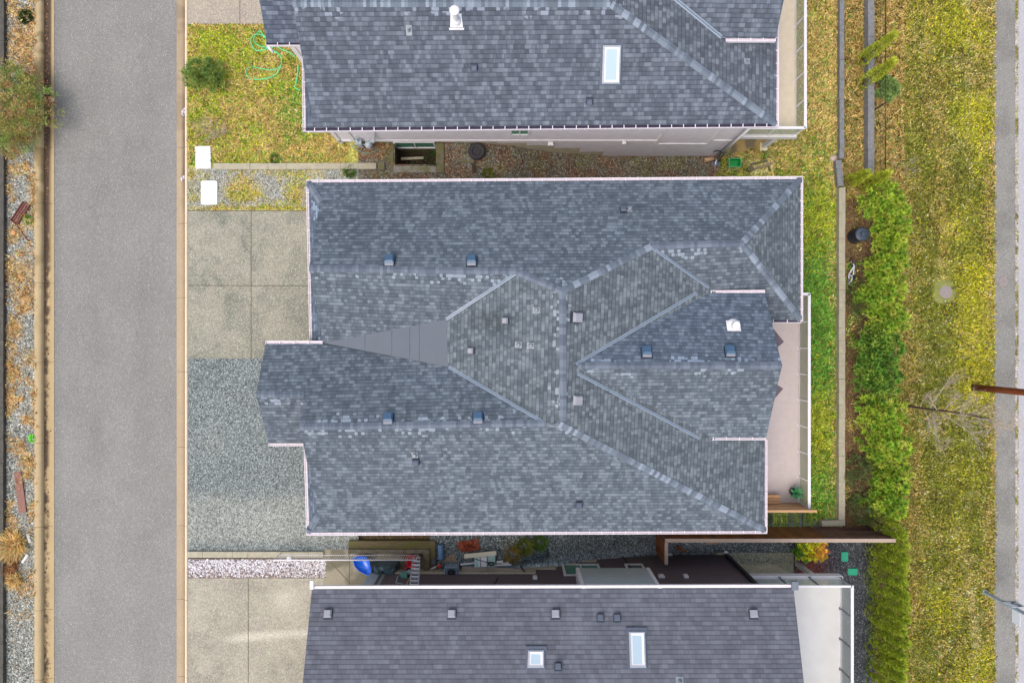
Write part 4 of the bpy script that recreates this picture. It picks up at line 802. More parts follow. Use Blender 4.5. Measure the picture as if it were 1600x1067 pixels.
# ---------------- the bottom house
bh = thing('house', 'dark brown house with plain grey shingles cut off by the bottom edge', 'house', (1, -11, -2))
R3 = Roof(); R3.face([('w', -7.14, -8.83, 0), ('w', 10.04, -8.78, 0), ('w', 9.97, -14.2, 1.8), ('w', -7.2, -14.2, 1.8)]); R3.face([('w', -7.2, -14.2, 1.8), ('w', 9.97, -14.2, 1.8), ('w', 10.04, -19.5, 0), ('w', -7.14, -19.5, 0)])
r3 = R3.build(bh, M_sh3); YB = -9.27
wl = MB(); segs = [(-5.05, .98, .45), (.98, 1.8, -.05), (1.8, 2.66, -.52), (2.66, 3.56, -1.01), (3.56, 4.5, -1.52), (4.5, 9.24, -2.06)]
for a, b, z in segs: wl.add([(b, YB, z), (a, YB, z), (a, YB, ZE + .05), (b, YB, ZE + .05)], [(0, 1, 2, 3)], M_brn)
wl.add([(-5.05, YB + .0, 0), (-5.7, YB, 0), (-5.7, YB, ZE), (-5.05, YB, ZE)], [(0, 1, 2, 3)], M_grs)
wl.add([(9.24, -19, -2.3), (9.24, YB, -2.3), (9.24, YB, ZE), (9.24, -19, ZE)], [(0, 1, 2, 3)], M_brn); wl.add([(-5.7, YB, -.3), (-5.7, -19, -.3), (-5.7, -19, ZE), (-5.7, YB, ZE)], [(0, 1, 2, 3)], M_brn)
wl.box(-5.6, 9.2, YB - .25, YB - .03, -2.6, .55, M_found); wl.box(-5.0, .95, YB, YB + .06, -1, .45, M_found); wl.box(.95, 2.66, YB, YB + .05, -2, -.55, M_found); wl.box(.95, 1.8, YB, YB + .055, -1, -.07, M_found); wl.box(2.66, 4.5, YB, YB + .05, -3, -1.54, M_found); wl.box(2.66, 3.56, YB, YB + .055, -2.5, -1.03, M_found)
wl.obj('wall', bh)
mb = MB(); mb.box(2.51, 5.33, YB + .005, -8.8, 1.15, ZE, M_grs)
for x in (2.49, 5.22): mb.box(x, x + .13, -8.81, -8.785, 1.13, ZE, M_white)
mb.box(2.485, 2.51, YB + .004, -8.8, 1.13, ZE, M_white); mb.obj('bay', bh)
window(bh, 2.05, 3.60, -.66, .72, YB + .012, 1, M_white, M_gpane, 2, .1); window(bh, 4.66, 5.42, -.66, .72, YB + .012, 1, M_white, M_wpane, 1, .08)
for x, z, s_ in ((.90, .95, .09), (5.88, .80, .12), (6.85, .80, .09), (6.75, -2.0, .2)):
    mb = MB(); mb.box(x - s_, x + s_, YB, YB + .07, z - .12 if s_ < .2 else z + .05, z + .12, M_white); mb.box(x - s_ * .7, x + s_ * .7, YB + .07, YB + .10, z - .09 if s_ < .2 else z + .07, z + .10, M_white); mb.obj('wall_vent', bh)
M_blk = plain('black_metal', A(40, 40, 46), .45); M_cable = plain('black_cable', A(28, 28, 32), .6)
mb = MB(); mb.box(9.2, 9.32, YB + .0, YB + .12, -1.9, 3.3, M_blk); mb.lathe((9.26, YB + .14, -1.92), [(.09, 0), (.09, .1), (.05, .1)], M_white, 12); mb.box(9.36, 9.42, YB + .0, YB + .05, -1.9, 3.3, M_gpost); mb.obj('downspout', bh)
mb = MB(); mb.tube([(-.55, YB + .03, .9), (-.6, YB + .03, 1.3), (-.72, YB + .03, 1.7), (-.7, YB + .03, 2.4), (-.72, YB + .03, 3.2)], .02, M_cable, 6); mb.obj('cable', bh); mb = MB(); mb.tube([(4.75, YB + .03, -1.9), (4.85, YB + .03, -.6), (4.9, YB + .03, .6)], .02, M_cable, 6)
mb.obj('cable', bh)
mb = MB(); mb.tube([(-4.0, YB + .04, .3), (-4.0, YB + .04, 3.0)], .03, M_cedar, 6); mb.tube([(-5.2, YB + .08, .1), (-5.2, YB + .08, 3.2)], .05, M_gpost, 8); mb.lathe((-5.2, YB + .09, .05), [(.09, 0), (.10, .12), (.05, .12)], M_white, 12); mb.obj('conduit', bh)
gutter(bh, (486, 915.5, 0), (1241, 913.3, 0), (0, -1, 0), solid=True); mb = MB(); mb.ob(W(487.5, 913, ZE + .05), (.12, .3, .1), 0, M_white); mb.obj('gutter_end', bh)
mb = MB(); mb.ob(W(1241, 914, ZE), (.24, .3, .16), 0, M_gpost); mb.obj('gutter_end', bh)
for x in (513, 706, 868, 1177): boxvent(r3, R3, x, 958, 'grey', .85)
for x in (938, 964): boxvent(r3, R3, x, 964, 'small', 1.1)
boxvent(r3, R3, 872, 1040, 'small', 1.05); pipevent(r3, R3, 1062, 1064, .05, .2, (.26, .3))
for cs in ([(825, 1015), (850, 1015), (850, 1042), (824, 1042)], [(982, 986), (1007, 986), (1009, 1042), (984, 1042)]):
    o, g = skylight(r3, R3, cs); addglass(o, g)
    p0, n = R3.hit(cs[0][0], cs[0][1] - 3); p1, _ = R3.hit(cs[1][0], cs[1][1] - 3); mb = MB(); mid = (p0 + p1) / 2
    mb.ob(mid + Vector((0, .0, .035)), ((p1 - p0).length + .18, .16, .06), 0, M_ventd, rx=-.32); mb.obj('skylight_flashing', r3)
deck(bh, [(9.3, -9.45), (13.27, -9.45), (13.27, -17), (9.3, -17)], .25, M_dk3, fascia=[((13.29, -9.45), (13.29, -17)), ((9.3, -9.43), (13.27, -9.43))])
railing(bh, (13.2, -9.5), (13.2, -16.8), .25, .98, 1.28, M_white, M_gpost, M_glg, .10); railing(bh, (9.55, -9.49), (13.15, -9.49), .25, .98, 1.2, M_white, M_gpost, M_glg, .08, ends=(1, 0))
mb = MB(); mb.box(12.32, 12.5, -9.75, -9.57, -2.1, -.03, M_white); mb.obj('deck_post', bh)
mb = MB(); mb.box(10.9, 11.1, -15.6, -15.3, .25, .6, M_white); mb.obj('deck_box', bh)

# ================================================================ THINGS ON THE GROUND
M_stonew = wood('weathered_timber', A(140, 136, 126), (6, 1, 1), .3, moss=A(110, 110, 62))
M_timb = wood('mossy_timber', A(112, 104, 84), (1, 6, 1), .35, moss=A(104, 108, 40))
M_gwall = plain('grey_wall_stone', A(128, 128, 130), .9, .22, 7, fine=.15)
M_lwall = plain('pale_edging_concrete', A(176, 168, 146), .9, .12, 6, fine=.1)
def wall_thing(name, label, cat, a, b, w_, ztop, h, mat, nb, gap=.008, group=None):
    """low wall of blocks between two pixels seen at height ztop"""
    A_, B_ = W(*a, ztop), W(*b, ztop); d = B_ - A_; L = d.length; az = math.atan2(d.y, d.x); mb = MB()
    for i in range(nb):
        c = A_ + d * ((i + .5) / nb) - Vector((0, 0, h / 2)) + Vector((random.uniform(-.008, .008), random.uniform(-.004, .004), random.uniform(-.006, .006))); mb.ob(c, (L / nb - gap, w_, h), az + random.uniform(-.004, .004), mat)
    o = mb.obj(name, None, A_); tag(o, label, cat, group); return o
wall_thing('retaining_wall', 'grey block wall along the right edge of the upper lawn', 'wall', (1315.5, -30), (1315.5, 248), .20, -1.78, .5, M_gwall, 18)
wall_thing('retaining_wall', 'short slanted grey block wall between the upper wall and the pale edging', 'wall', (1310.5, 250), (1314, 291), .26, -1.76, .5, M_gwall, 3)
wall_thing('garden_edging', 'pale concrete edging running straight down the right side of the green lawn', 'edging', (1316, 293), (1315.5, 812), .27, -1.74, .4, M_lwall, 26)
wall_thing('garden_edging', 'two pale concrete slabs ending the lawn beside the brown fence', 'edging', (1284, 817.5), (1321, 816.5), .24, -1.76, .3, M_lwall, 2)
wall_thing('retaining_wall', 'weathered low wall under the black wire fence', 'wall', (1361.5, -30), (1361, 276), .27, -1.72, .5, M_gwall, 14)
wall_thing('garden_edging', 'mossy concrete kerb between the small front lawn and the grey gravel', 'edging', (334, 260), (588, 259.5), .24, .10, .3, M_lwall, 9)
wall_thing('timber_block', 'dark timber block ending the mossy kerb below the front lawn', 'timber', (590, 260), (601, 260), .30, .12, .3, M_timb, 1)
wall_thing('garden_edging', 'grey concrete edging along the lower side of the gravel parking pad', 'edging', (293, 866.5), (505, 866.5), .24, .10, .3, M_lwall, 9)
wall_thing('curb_edging', 'dark old timber along the far left edge of the gravel bed', 'timber', (2.5, -30), (1.5, 1100), .16, .18, .3, plain('dark_creosote_timber', A(84, 80, 74), .9, .3, 5), 12)
# window well of timbers below the top house
t = thing('window_well', 'timber lined pit under the basement window of the top house', 'window well', (-3.9, 7.4, -.6))
for nm, bx, mt in (('timber', (-3.07, -2.76, 6.82, 8.02, -.8, .10), M_timb), ('timber', (-4.80, -3.08, 6.84, 7.10, -1.3, .06), M_stonew), ('timber', (-4.92, -4.81, 6.9, 8.02, -1.4, .03), M_timb), ('back_board', (-4.80, -3.08, 7.99, 8.03, -1.5, -.66), M_timb)):
    mb = MB(); mb.box(*bx, mt); mb.obj(nm, t)
mb = MB(); mb.box(-4.95, -2.9, 6.8, 8.04, -1.5, -1.35, plain('well_soil', A(70, 54, 42), .95, .4, 8)); mb.obj('floor', t)
mb = MB()
for i in range(60):
    a = random.uniform(0, 6.28); x, y = random.uniform(-4.5, -3.2), random.uniform(7.15, 7.8); mb.ob((x, y, -1.33 + random.random() * .05), (.09, .035, .01), a, M_timb)
o = mb.obj('fallen_leaves'); o['kind'] = 'stuff'; tag(o, 'dead leaves at the bottom of the timber lined pit', 'leaves')
mb = MB(); mb.ob((-4.15, 7.62, -.75), (.95, .10, .06), .04, M_lwall); tag(mb.obj('plank', None, (-4.15, 7.62, -.75)), 'pale short plank lying across the timber lined pit', 'plank')
wall_thing('timber_beam', 'old timber lying below the tyre in the gravel gap', 'timber', (709, 250), (741, 253), .10, .05, .1, M_timb, 1)
wall_thing('timber_beam', 'short upright timber below the tyre at the end of the old beam', 'timber', (739, 254), (740, 270), .10, .04, .12, plain('dark_timber', A(70, 60, 48), .9, .3), 1)
# tyre
p = G(745, 238); mb = MB(); Mr = plain('tyre_rubber', A(58, 54, 58), .75, .15, 10); prof = [(.15, .04), (.18, .0), (.31, .0), (.345, .05), (.345, .15), (.31, .20), (.30, .205), (.28, .195), (.27, .20), (.20, .195), (.17, .17), (.15, .15)]
mb.lathe(p, prof, Mr, 28)
t = thing('car_wheel', 'old car tyre lying flat in the dark gravel gap', 'tyre', p); mb.obj('tyre', t)
mb = MB(); mb.lathe(p, [(.155, .05), (.155, .12), (.12, .10), (.07, .10), (.05, .14), (.0005, .145)], plain('rusty_rim', A(118, 92, 84), .6, .3, 20), 20); mb.obj('rim', t)
# meters on the lavender wall
t = thing('gas_meter', 'grey utility meters and pipes on the left end of the lavender wall', 'meter', (-6.05, 7.9, .3))
Mm = plain('meter_grey', A(172, 184, 190), .4)
mb = MB(); mb.box(-6.20, -5.98, 7.80, 8.03, .2, .62, Mm); mb.lathe((-5.72, 7.84, .32), [(.12, 0), (.15, .05), (.15, .2), (.10, .28), (.0005, .30)], Mm, 16); mb.obj('meter_body', t)
mb = MB(); mb.tube([(-5.98, 7.86, .45), (-5.85, 7.84, .5), (-5.72, 7.84, .6), (-5.5, 7.9, .85), (-5.35, 7.98, 1.1), (-5.3, 8.0, 1.5)], .025, Mm, 8); mb.tube([(-6.1, 7.95, .6), (-6.1, 7.97, 1.0)], .03, Mm, 8); mb.lathe((-5.45, 7.86, .9), [(.07, -.05), (.09, 0), (.07, .06)], Mm, 12); mb.obj('pipe', t)
M_teal = plain('teal_hose', A(110, 170, 156), .45); M_hose = plain('green_hose', A(96, 226, 156), .4, .1)
mb = MB(); pts = [(-6.5, 7.95, .25), (-6.35, 7.80, .12), (-6.15, 7.68, .05), (-5.9, 7.62, .03), (-5.6, 7.68, .03), (-5.45, 7.80, .1)]; mb.tube(pts, .018, M_teal, 6); tag(mb.obj('garden_hose', None, pts[2]), 'teal hose looped under the utility meters', 'hose')
# green hose on the lawn
def smooth(ps, k=6):
    r = []; n = len(ps)
    for i in range(n - 1):
        p0, p1, p2, p3 = [Vector(ps[min(max(i + j, 0), n - 1)]) for j in (-1, 0, 1, 2)]
        for s in range(k):
            t_ = s / k; r.append(.5 * ((2 * p1) + (-p0 + p2) * t_ + (2 * p0 - 5 * p1 + 4 * p2 - p3) * t_ ** 2 + (-p0 + 3 * p1 - 3 * p2 + p3) * t_ ** 3))
    r.append(Vector(ps[-1])); return r
hp = [(416, 62), (407, 50), (399, 58), (397, 64), (404, 72), (415, 75), (422, 76), (408, 80), (399, 79), (393, 67), (395, 59), (401, 55), (412, 57), (418, 62), (424, 79), (434, 83), (440, 92), (440, 102), (434, 108), (420, 110), (404, 107), (393, 106), (386, 110), (386, 117), (393, 124), (410, 125), (428, 120), (437, 110), (441, 97), (437, 86), (425, 81), (430, 73), (440, 78), (452, 83), (462, 90)]
hp = [G(x, y, .05) for x, y in hp]; mb = MB(); mb.tube(smooth(hp), .019, M_hose, 6); tag(mb.obj('garden_hose', None, hp[0]), 'bright green hose coiled loosely on the small front lawn', 'hose')
hp = [G(x, y, .08) for x, y in ((467, 104), (466, 118), (463, 134), (462, 138), (470, 143))]; mb = MB(); mb.tube(smooth(hp), .022, M_hose, 6); tag(mb.obj('garden_hose', None, hp[0]), 'short green hose end hanging by the white gutter of the top house', 'hose')
# white covers on the left
def cover(name, label, cat, px, py, w_, l_, rz, mat, h=.06, group=None, rim=None):
    p = G(px, py); mb = MB(); a, b, r = w_ / 2, l_ / 2, .06
    pts = []
    for cx, cy, s in ((a - r, b - r, 0), (-a + r, b - r, 1), (-a + r, -b + r, 2), (a - r, -b + r, 3)):
        for k in range(5): q = (s + k / 4) * math.pi / 2; pts.append((cx + r * math.cos(q), cy + r * math.sin(q)))
    R_ = Matrix.Rotation(rz, 2); T = lambda k, z: [Vector((*(R_ @ Vector(q) * k), 0)) + p + Vector((0, 0, z)) for q in pts]
    n = len(pts); rings = [T(1, -.05), T(1, h - .012), T(.97, h), T(.90, h), T(.885, h - .008)]
    vs = sum(rings, []); fs = []
    for j in range(len(rings) - 1):
        for i in range(n): fs.append((j * n + i, j * n + (i + 1) % n, (j + 1) * n + (i + 1) % n, (j + 1) * n + i))
    fs.append(tuple((len(rings) - 1) * n + i for i in range(n))); mb.add(vs, fs, mat)
    for sx in (-1, 1): q = p + Vector((*(R_ @ Vector((0, sx * b * .7))), h - .004)); mb.ob(q, (.09, .04, .012), rz, mat)
    return tag(mb.obj(name, None, p), label, cat, group)
M_wcov = plain('white_plastic_lid', (.84, .83, .83), .5, .03, 6, fine=.02); M_wcov2 = plain('speckled_white_lid', A(226, 220, 216), .7, .05, 30, fine=.22); M_gcov = plain('green_plastic_lid', A(52, 176, 138), .45, .08, 5)
cover('utility_cover', 'speckled white rectangular lid beside the bare shrub', 'lid', 318, 246.5, .64, .92, .03, M_wcov2); cover('utility_cover', 'clean white rectangular lid set in the grey gravel', 'lid', 327.5, 301.5, .66, .96, .0, M_wcov)
cover('tank_lid', 'upright green lid in the charcoal gravel nearer the brown fence', 'lid', 1319, 869, .30, .43, .0, M_gcov); cover('tank_lid', 'sideways green lid in the charcoal gravel nearer the white deck', 'lid', 1331.5, 892.5, .30, .43, math.pi / 2, M_gcov)
# green crate, logs, hand truck, planks by the post
p = G(1145, 257, .05); mb = MB(); Mg = plain('green_tub', A(36, 160, 74), .4, .15, 6); Mgr = plain('green_tub_rim', A(110, 216, 150), .4)
a, b, h = .25, .17, .24
for k0, z0, k1, z1, m in ((.86, .0, 1, h, Mg), (1, h, 1.08, h + .012, Mgr), (1.08, h + .012, .97, h + .016, Mgr), (.97, h + .016, .82, .02, Mg)):
    v = [p + Vector((x * a * k0, y * b * k0, z0)) for x, y in ((-1, -1), (1, -1), (1, 1), (-1, 1))] + [p + Vector((x * a * k1, y * b * k1, z1)) for x, y in ((-1, -1), (1, -1), (1, 1), (-1, 1))]; mb.add(v, [(i, (i + 1) % 4, 4 + (i + 1) % 4, 4 + i) for i in range(4)], m)
mb.add([p + Vector((x * a * .82, y * b * .82, .022)) for x, y in ((-1, -1), (1, -1), (1, 1), (-1, 1))], [(0, 1, 2, 3)], Mg); tag(mb.obj('plastic_tub', None, p), 'empty green plastic tub on the grass below the top deck', 'tub')
Mlog = plain('cut_log', A(206, 168, 128), .8, .2, 15)
for (x, y, r, az, l, lab) in ((1107, 250, .10, .2, .42, 'pale cut log lying at the foot of the downspout'), (1117, 245, .08, -.3, .28, 'small split log beside the bigger pale log')):
    p = G(x, y, r); mb = MB(); d = Vector((math.cos(az), math.sin(az), 0)); mb.tube([p - d * l / 2, p, p + d * l / 2], r, Mlog, 9, r * .85); tag(mb.obj('log', None, p), lab, 'log')
p = G(1110, 243); t = thing('hand_truck', 'black hand truck leaning on the lavender wall by the logs', 'hand truck', p)
mb = MB(); y0 = 8.0 - .10
fr = [(p.x + .1, 7.75, -1.85), (p.x + .12, 7.9, -.9), (p.x - .10, 7.94, -.75), (p.x - .22, 7.90, -.82)]; mb.tube(smooth(fr, 3), .02, M_blk, 6); mb.tube([(p.x + .28, 7.75, -1.85), (p.x + .30, 7.9, -1.0), (p.x + .12, 7.9, -.9)], .02, M_blk, 6); mb.obj('frame', t)
mb = MB(); mb.box(p.x + .02, p.x + .36, 7.60, 7.80, -1.92, -1.90, M_gpost); mb.obj('toe_plate', t)
Mold = wood('grey_old_wood', A(150, 132, 102), (1, 6, 1), .3)
for (x0, y0, x1, y1, w_, zt, lab, mt) in ((1175, 266, 1206, 256, .10, .20, 'grey plank leaning on the old boards near the middle house corner', Mold), (1172, 258, 1198, 252, .10, .12, 'dark narrow board above the grey plank near the deck post', M_timb), (1199, 258, 1203, 268, .08, .12, 'short dark board at the right end of the grey plank', M_timb)):
    q0, q1 = G(x0, y0), G(x1, y1); d = q1 - q0; mb = MB(); mb.ob((q0 + q1) / 2 + Vector((0, 0, zt / 2)), (d.length, w_, .05), math.atan2(d.y, d.x), mt, ry=-.05); tag(mb.obj('plank', None, q0), lab, 'plank')
p = G(1170, 266, .12); mb = MB(); mb.lathe(p, [(.13, -.12), (.14, .10), (.12, .12), (.0005, .12)], M_timb, 14); tag(mb.obj('stump', None, p), 'round mossy stump at the left end of the grey plank', 'stump')
o = sheet('concrete_pad', (1140, 218, 1200, 243), lambda x, y: mixc(sst(.4, .6, fbm(x, y, 14, 4, 91)), (186, 156, 98), (130, 116, 92)), M_conc, .016, 2, poly=[(1150, 216), (1200, 216), (1196, 236), (1180, 243), (1138, 242)])
# left gravel bed odds and ends
Mrust2 = plain('dark_rust', A(84, 56, 52), .8, .3, 14); Mrust = plain('rust', A(134, 84, 74), .75, .3, 14, fine=.2); Mrw = wood('reddish_plank', A(142, 102, 90), (6, 1, 1), .25)
a_, b_ = G(24, 349), G(44, 319); d = b_ - a_; az = math.atan2(d.y, d.x); t = thing('steel_channel', 'rusty bent steel channel lying on the left gravel', 'scrap metal', a_)
mb = MB(); mb.ob((a_ + b_) / 2 + Vector((0, 0, .05)), (d.length, .30, .025), az, Mrust); 
nrm = Vector((-math.sin(az), math.cos(az), 0))
for s in (-.05, .06): mb.ob((a_ + b_) / 2 + nrm * s + Vector((0, 0, .07)), (d.length * .9, .02, .03), az, Mrust2)
for s in (-1, 1): mb.ob((a_ + b_) / 2 + nrm * s * .15 + Vector((0, 0, .09)), (d.length, .02, .10), az, Mrust)
mb.ob(a_ + Vector((.02, 0, .09)), (.02, .30, .1), az, Mrust); mb.obj('channel', t)
mb = MB(); mb.tube([a_ + Vector((.02, -.03, .04)), G(46, 378, .03)], .02, Mrust, 6); mb.obj('rod', t)
a_, b_ = G(29, 737, .04), G(37, 800, .04); d = b_ - a_; mb = MB(); mb.ob((a_ + b_) / 2, (d.length, .30, .05), math.atan2(d.y, d.x), Mrw); tag(mb.obj('plank', None, a_), 'reddish brown board lying on the left gravel beside the lane', 'plank')
Mwh = plain('white_plastic_scrap', A(236, 234, 236), .5)
for x, y, a, l, lab in ((46, 840, -1.3, .36, 'white plastic strip nearer the reddish board on the left gravel'), (40, 872, .95, .40, 'white plastic strip beside the orange grass tussock'), (2, 884, -1.2, .35, 'white plastic strip at the left edge of the photo')):
    p = G(x, y, .04); mb = MB(); mb.ob(p, (l, .10, .02), a, Mwh); mb.ob(p + Vector((0, 0, .02)), (l * .7, .04, .02), a + .06, Mwh); tag(mb.obj('plastic_strip', None, p), lab, 'litter')
p = G(22, 364, .03); mb = MB(); mb.lathe(p, [(.10, -.04), (.13, 0), (.10, .05), (.0005, .07)], plain('sandstone', A(206, 152, 104), .9, .15, 12), 9); tag(mb.obj('rock', None, p), 'round orange rock below the rusty channel', 'rock')
Mlit = plain('silver_litter', A(206, 200, 206), .35, .3, 30)
for x, y, s, lab in ((286.5, 176, 1, 'crumpled silver wrapper in the right gutter of the lane, nearer the top'), (286, 279, .7, 'small white wrapper in the right gutter level with the lower white lid')):
    p = G(x, y, -.03); mb = MB()
    for i in range(9): mb.ob(p + Vector((random.uniform(-.06, .06), random.uniform(-.16, .16) * s, random.uniform(0, .06))), (random.uniform(.04, .1), random.uniform(.03, .12) * s, .012), random.uniform(0, 3), Mlit, random.uniform(-.6, .6), random.uniform(-.6, .6))
    tag(mb.obj('wrapper', None, p), lab, 'litter')
p = G(82, 156, .0); mb = MB(); mb.ob(p, (.12, .18, .02), .4, plain('cardboard', A(226, 196, 160), .8), .2); mb.ob(p + Vector((.02, 0, .03)), (.08, .12, .01), .9, Mwh, .3); tag(mb.obj('wrapper', None, p), 'pale paper scrap on the left edge of the lane by the big bush', 'litter')
# manholes
Mch = plain('manhole_iron', A(152, 140, 136), .7, .15, 20, fine=.2)
def manhole(px, py, r, lab, off):
    p = G(px, py, off); t = thing('manhole', lab, 'manhole', p); mb = MB(); mb.lathe(p, [(r * 1.12, -.03), (r * 1.12, .012), (r * 1.02, .012), (r * 1.01, .004)], Mch, 28); mb.obj('frame', t)
    mb = MB(); mb.lathe(p, [(r, -.02), (r, .012), (r * .96, .014), (.0005, .014)], Mch, 28)
    for k in range(-3, 4):
        for j in range(-3, 4):
            if k * k + j * j < 11: mb.ob(p + Vector((k * r * .24, j * r * .24, .016)), (r * .12, r * .12, .008), .78, Mch)
    mb.obj('lid', t)
manhole(1477, 456.5, .25, 'round iron manhole set in a mossy ring in the grass verge', .03); manhole(1567, 440, .19, 'small round cover set in the grey pavement', .018)
p = G(1474, 456, .02); mb = MB(); mb.lathe(p, [(.56, -.05), (.54, .012), (.27, .014)], plain('mossy_concrete_ring', A(132, 134, 70), .9, .3, 5, fine=.2), 36); tag(mb.obj('concrete_collar', None, p), 'mossy concrete ring round the manhole in the verge', 'concrete ring')
# compost bin, bicycle
p = G(1334, 370); t = thing('compost_bin', 'black round compost bin between the pale edging and the hedge', 'bin', p); Mb = plain('black_plastic', A(38, 44, 54), .35, .1, spec=.6)
mb = MB(); mb.lathe(p, [(.33, 0), (.31, .3), (.27, .70), (.30, .71)], Mb, 28); mb.obj('body', t); mb = MB(); mb.lathe(p, [(.29, .715), (.29, .75), (.24, .79), (.16, .80), (.15, .77), (.10, .77), (.09, .84), (.0005, .85)], plain('black_lid', A(62, 72, 88), .3, spec=.7), 28); mb.obj('lid', t)
def bicycle():
    p = G(1328, 427, .0); t = thing('bicycle', "small white child's bicycle lying beside the pale edging", 'bicycle', p); Mw = plain('white_bike_frame', A(226, 224, 240), .35); z = p.z + .28
    Q = lambda x, y, dz=0: Vector((*G(x, y).xy, z + dz))
    for c, dz in ((Q(1326, 411), .04), (Q(1323, 444), -.04)):
        r = .2; mb = MB(); ax = Vector((.92, .1, .35)).normalized(); u = ax.orthogonal().normalized(); v = ax.cross(u); ring = [c + (u * math.cos(k / 20 * 6.2832) + v * math.sin(k / 20 * 6.2832)) * r for k in range(21)]; mb.tube(ring, .02, M_blk, 6); w_ = mb.obj('wheel', t)
        mb = MB()
        for k in range(0, 20, 2): mb.tube([c, c + (ring[k] - c) * .95], .004, Mw, 4)
        mb.tube([c - ax * .04, c + ax * .04], .02, Mw, 6); mb.obj('spokes', w_)
    f, b, s, hd, bb = Q(1326, 411), Q(1323, 444), Q(1326, 434, .12), Q(1327, 417, .16), Q(1322, 430, -.02)
    mb = MB()
    for a, c in ((hd, s), (hd, bb), (s, bb), (s, b), (bb, b), (hd, f)): mb.tube([a, c], .026, Mw, 7)
    mb.obj('frame', t); mb = MB(); mb.tube(smooth([hd + Vector((.02, .0, .05)), Q(1330, 415, .2), Q(1334, 419, .16)], 3), .014, M_blk, 6); mb.tube(smooth([hd + Vector((.02, .0, .05)), Q(1328, 412, .24), Q(1330, 408, .25)], 3), .014, M_blk, 6); mb.obj('handlebar', t)
    mb = MB(); mb.ob(s + Vector((.03, -.02, .05)), (.12, .2, .04), .1, M_blk, taper=.7); mb.obj('saddle', t)
bicycle()
# brown fence
FZ = -.15; FY = -8.1
t = thing('fence', 'tall brown board fence with a pale top rail between the two lower houses', 'fence', (11, FY, -2.2)); Mf1 = wood('brown_boards', A(136, 84, 50), (1, 1, .25), .3); Mf2 = wood('dark_brown_boards', A(110, 78, 66), (1, 1, .25), .3); Mcap = wood('fence_cap', A(178, 158, 142), (1, 4, 1), .1)
for x0, x1, m in ((6.3, 8.35, Mf1), (8.35, 10.6, Mf1), (10.6, 12.9, Mf1), (12.9, 15.6, Mf2)):
    mb = MB(); x = x0 + .04
    while x < x1 - .06:
        zt = float(gz(x, FY)); mb.box(x, min(x + .135, x1), FY + .02 + random.uniform(0, .006), FY + .045, zt + .03, FZ - .02, m); x += .143
    mb.obj('board_panel', t)
for z in (-.45, -1.15, -1.85):
    mb = MB(); mb.box(12.94, 15.6, FY + .045, FY + .08, z - .04, z + .04, Mf2); mb.obj('rail', t)
for x in (6.3, 8.35, 10.6, 12.9, 15.55): mb = MB(); mb.box(x - .05, x + .05, FY - .05, FY + .058, -2.6, FZ - .01, Mf2); mb.obj('post', t)
mb = MB(); mb.box(6.24, 15.64, FY - .08, FY + .07, FZ, FZ + .04, Mcap); mb.obj('top_rail', t)
mb = MB(); y = -8.2
while y > -9.05: mb.box(6.24, 6.265, y - .135, y, float(gz(6.2, y)) + .03, FZ - .02, Mf1); y -= .143
mb.obj('side_panel', t); mb = MB(); mb.box(6.22, 6.36, -9.08, -8.19, FZ + .002, FZ + .042, Mcap); mb.obj('side_rail', t)
mb = MB(); mb.box(6.25, 6.35, -9.12, -9.02, -2.3, FZ - .01, Mf1); mb.obj('side_post', t)
# black wire fence
t = thing('wire_fence', 'thin black wire fence above the weathered low wall at the top right', 'fence', (15.6, 10, -1.7)); fx = G(1357, 100).x
for y in (75, 178, 277, -25): q = G(1357, y); mb = MB(); mb.tube([(fx, q.y, -1.95), (fx, q.y, -.88)],   .03, M_blk, 6); mb.obj('post', t)
y0, y1 = G(1357, 277).y, G(1357, -30).y
for z in (-.9, -1.3, -1.65): mb = MB(); mb.tube([(fx, y0, z), (fx, y1, z)],   .02 if z == -.9 else .006, M_blk, 5); mb.obj('wire', t)
# utility pole and lamp post
p = G(1521, 605); t = thing('utility_pole', 'tall red brown timber pole standing at the edge of the verge', 'pole', p); Mp = wood('creosoted_pole', A(126, 66, 36), (5, 5, .3), .45)
mb = MB(); mb.tube([p + Vector((0, 0, z)) for z in (-.3, 2, 5, 10)], .15, Mp, 16, .11); mb.obj('shaft', t); mb = MB(); mb.box(p.x - .9, p.x + .9, p.y - .06, p.y + .06, 6.4, 6.55, Mp); mb.obj('cross_arm', t)
p = G(1538.5, 925); t = thing('sign_post', 'blue grey metal post with white number sign by the pavement', 'sign post', p); Mgv = plain('galvanised', A(150, 168, 184), .35, .08, 8, spec=.7)
mb = MB(); mb.lathe(p, [(.11, 0), (.11, .03), (.075, .04), (.07, 6.5)], Mgv, 14); mb.lathe(p + Vector((.0, 0, .02)), [(.13, 0), (.13, .02)], Mgv, 14); mb.obj('pole', t)
Msg = plain('sign_white', A(232, 238, 248), .4, .02)
mb = MB(); sx = p.x + .02; sy = p.y + .09; mb.box(sx - .22, sx + .40, sy, sy + .012, p.z + 1.30, p.z + 1.95, Msg); s1 = mb.obj('sign_plate', t); mb = MB(); mb.box(sx - .22, sx + .40, sy + .012, sy + .016, p.z + 1.30, p.z + 1.36, plain('sign_navy', A(30, 44, 72), .5)); mb.obj('sign_border', s1)
mb = MB(); mb.box(sx + .02, sx + .032, sy - .75, sy - .18, p.z + 1.60, p.z + 2.05, Msg); mb.obj('sign_plate', t)
cu = bpy.data.curves.new('numeral', 'FONT'); cu.body = '5'; cu.size = .66; cu.offset = .012; cu.extrude = .002; to = bpy.data.objects.new('tmp', cu); COL.objects.link(to); bpy.context.view_layer.update()
me = bpy.data.meshes.new_from_object(to.evaluated_get(bpy.context.evaluated_depsgraph_get())); bpy.data.objects.remove(to)
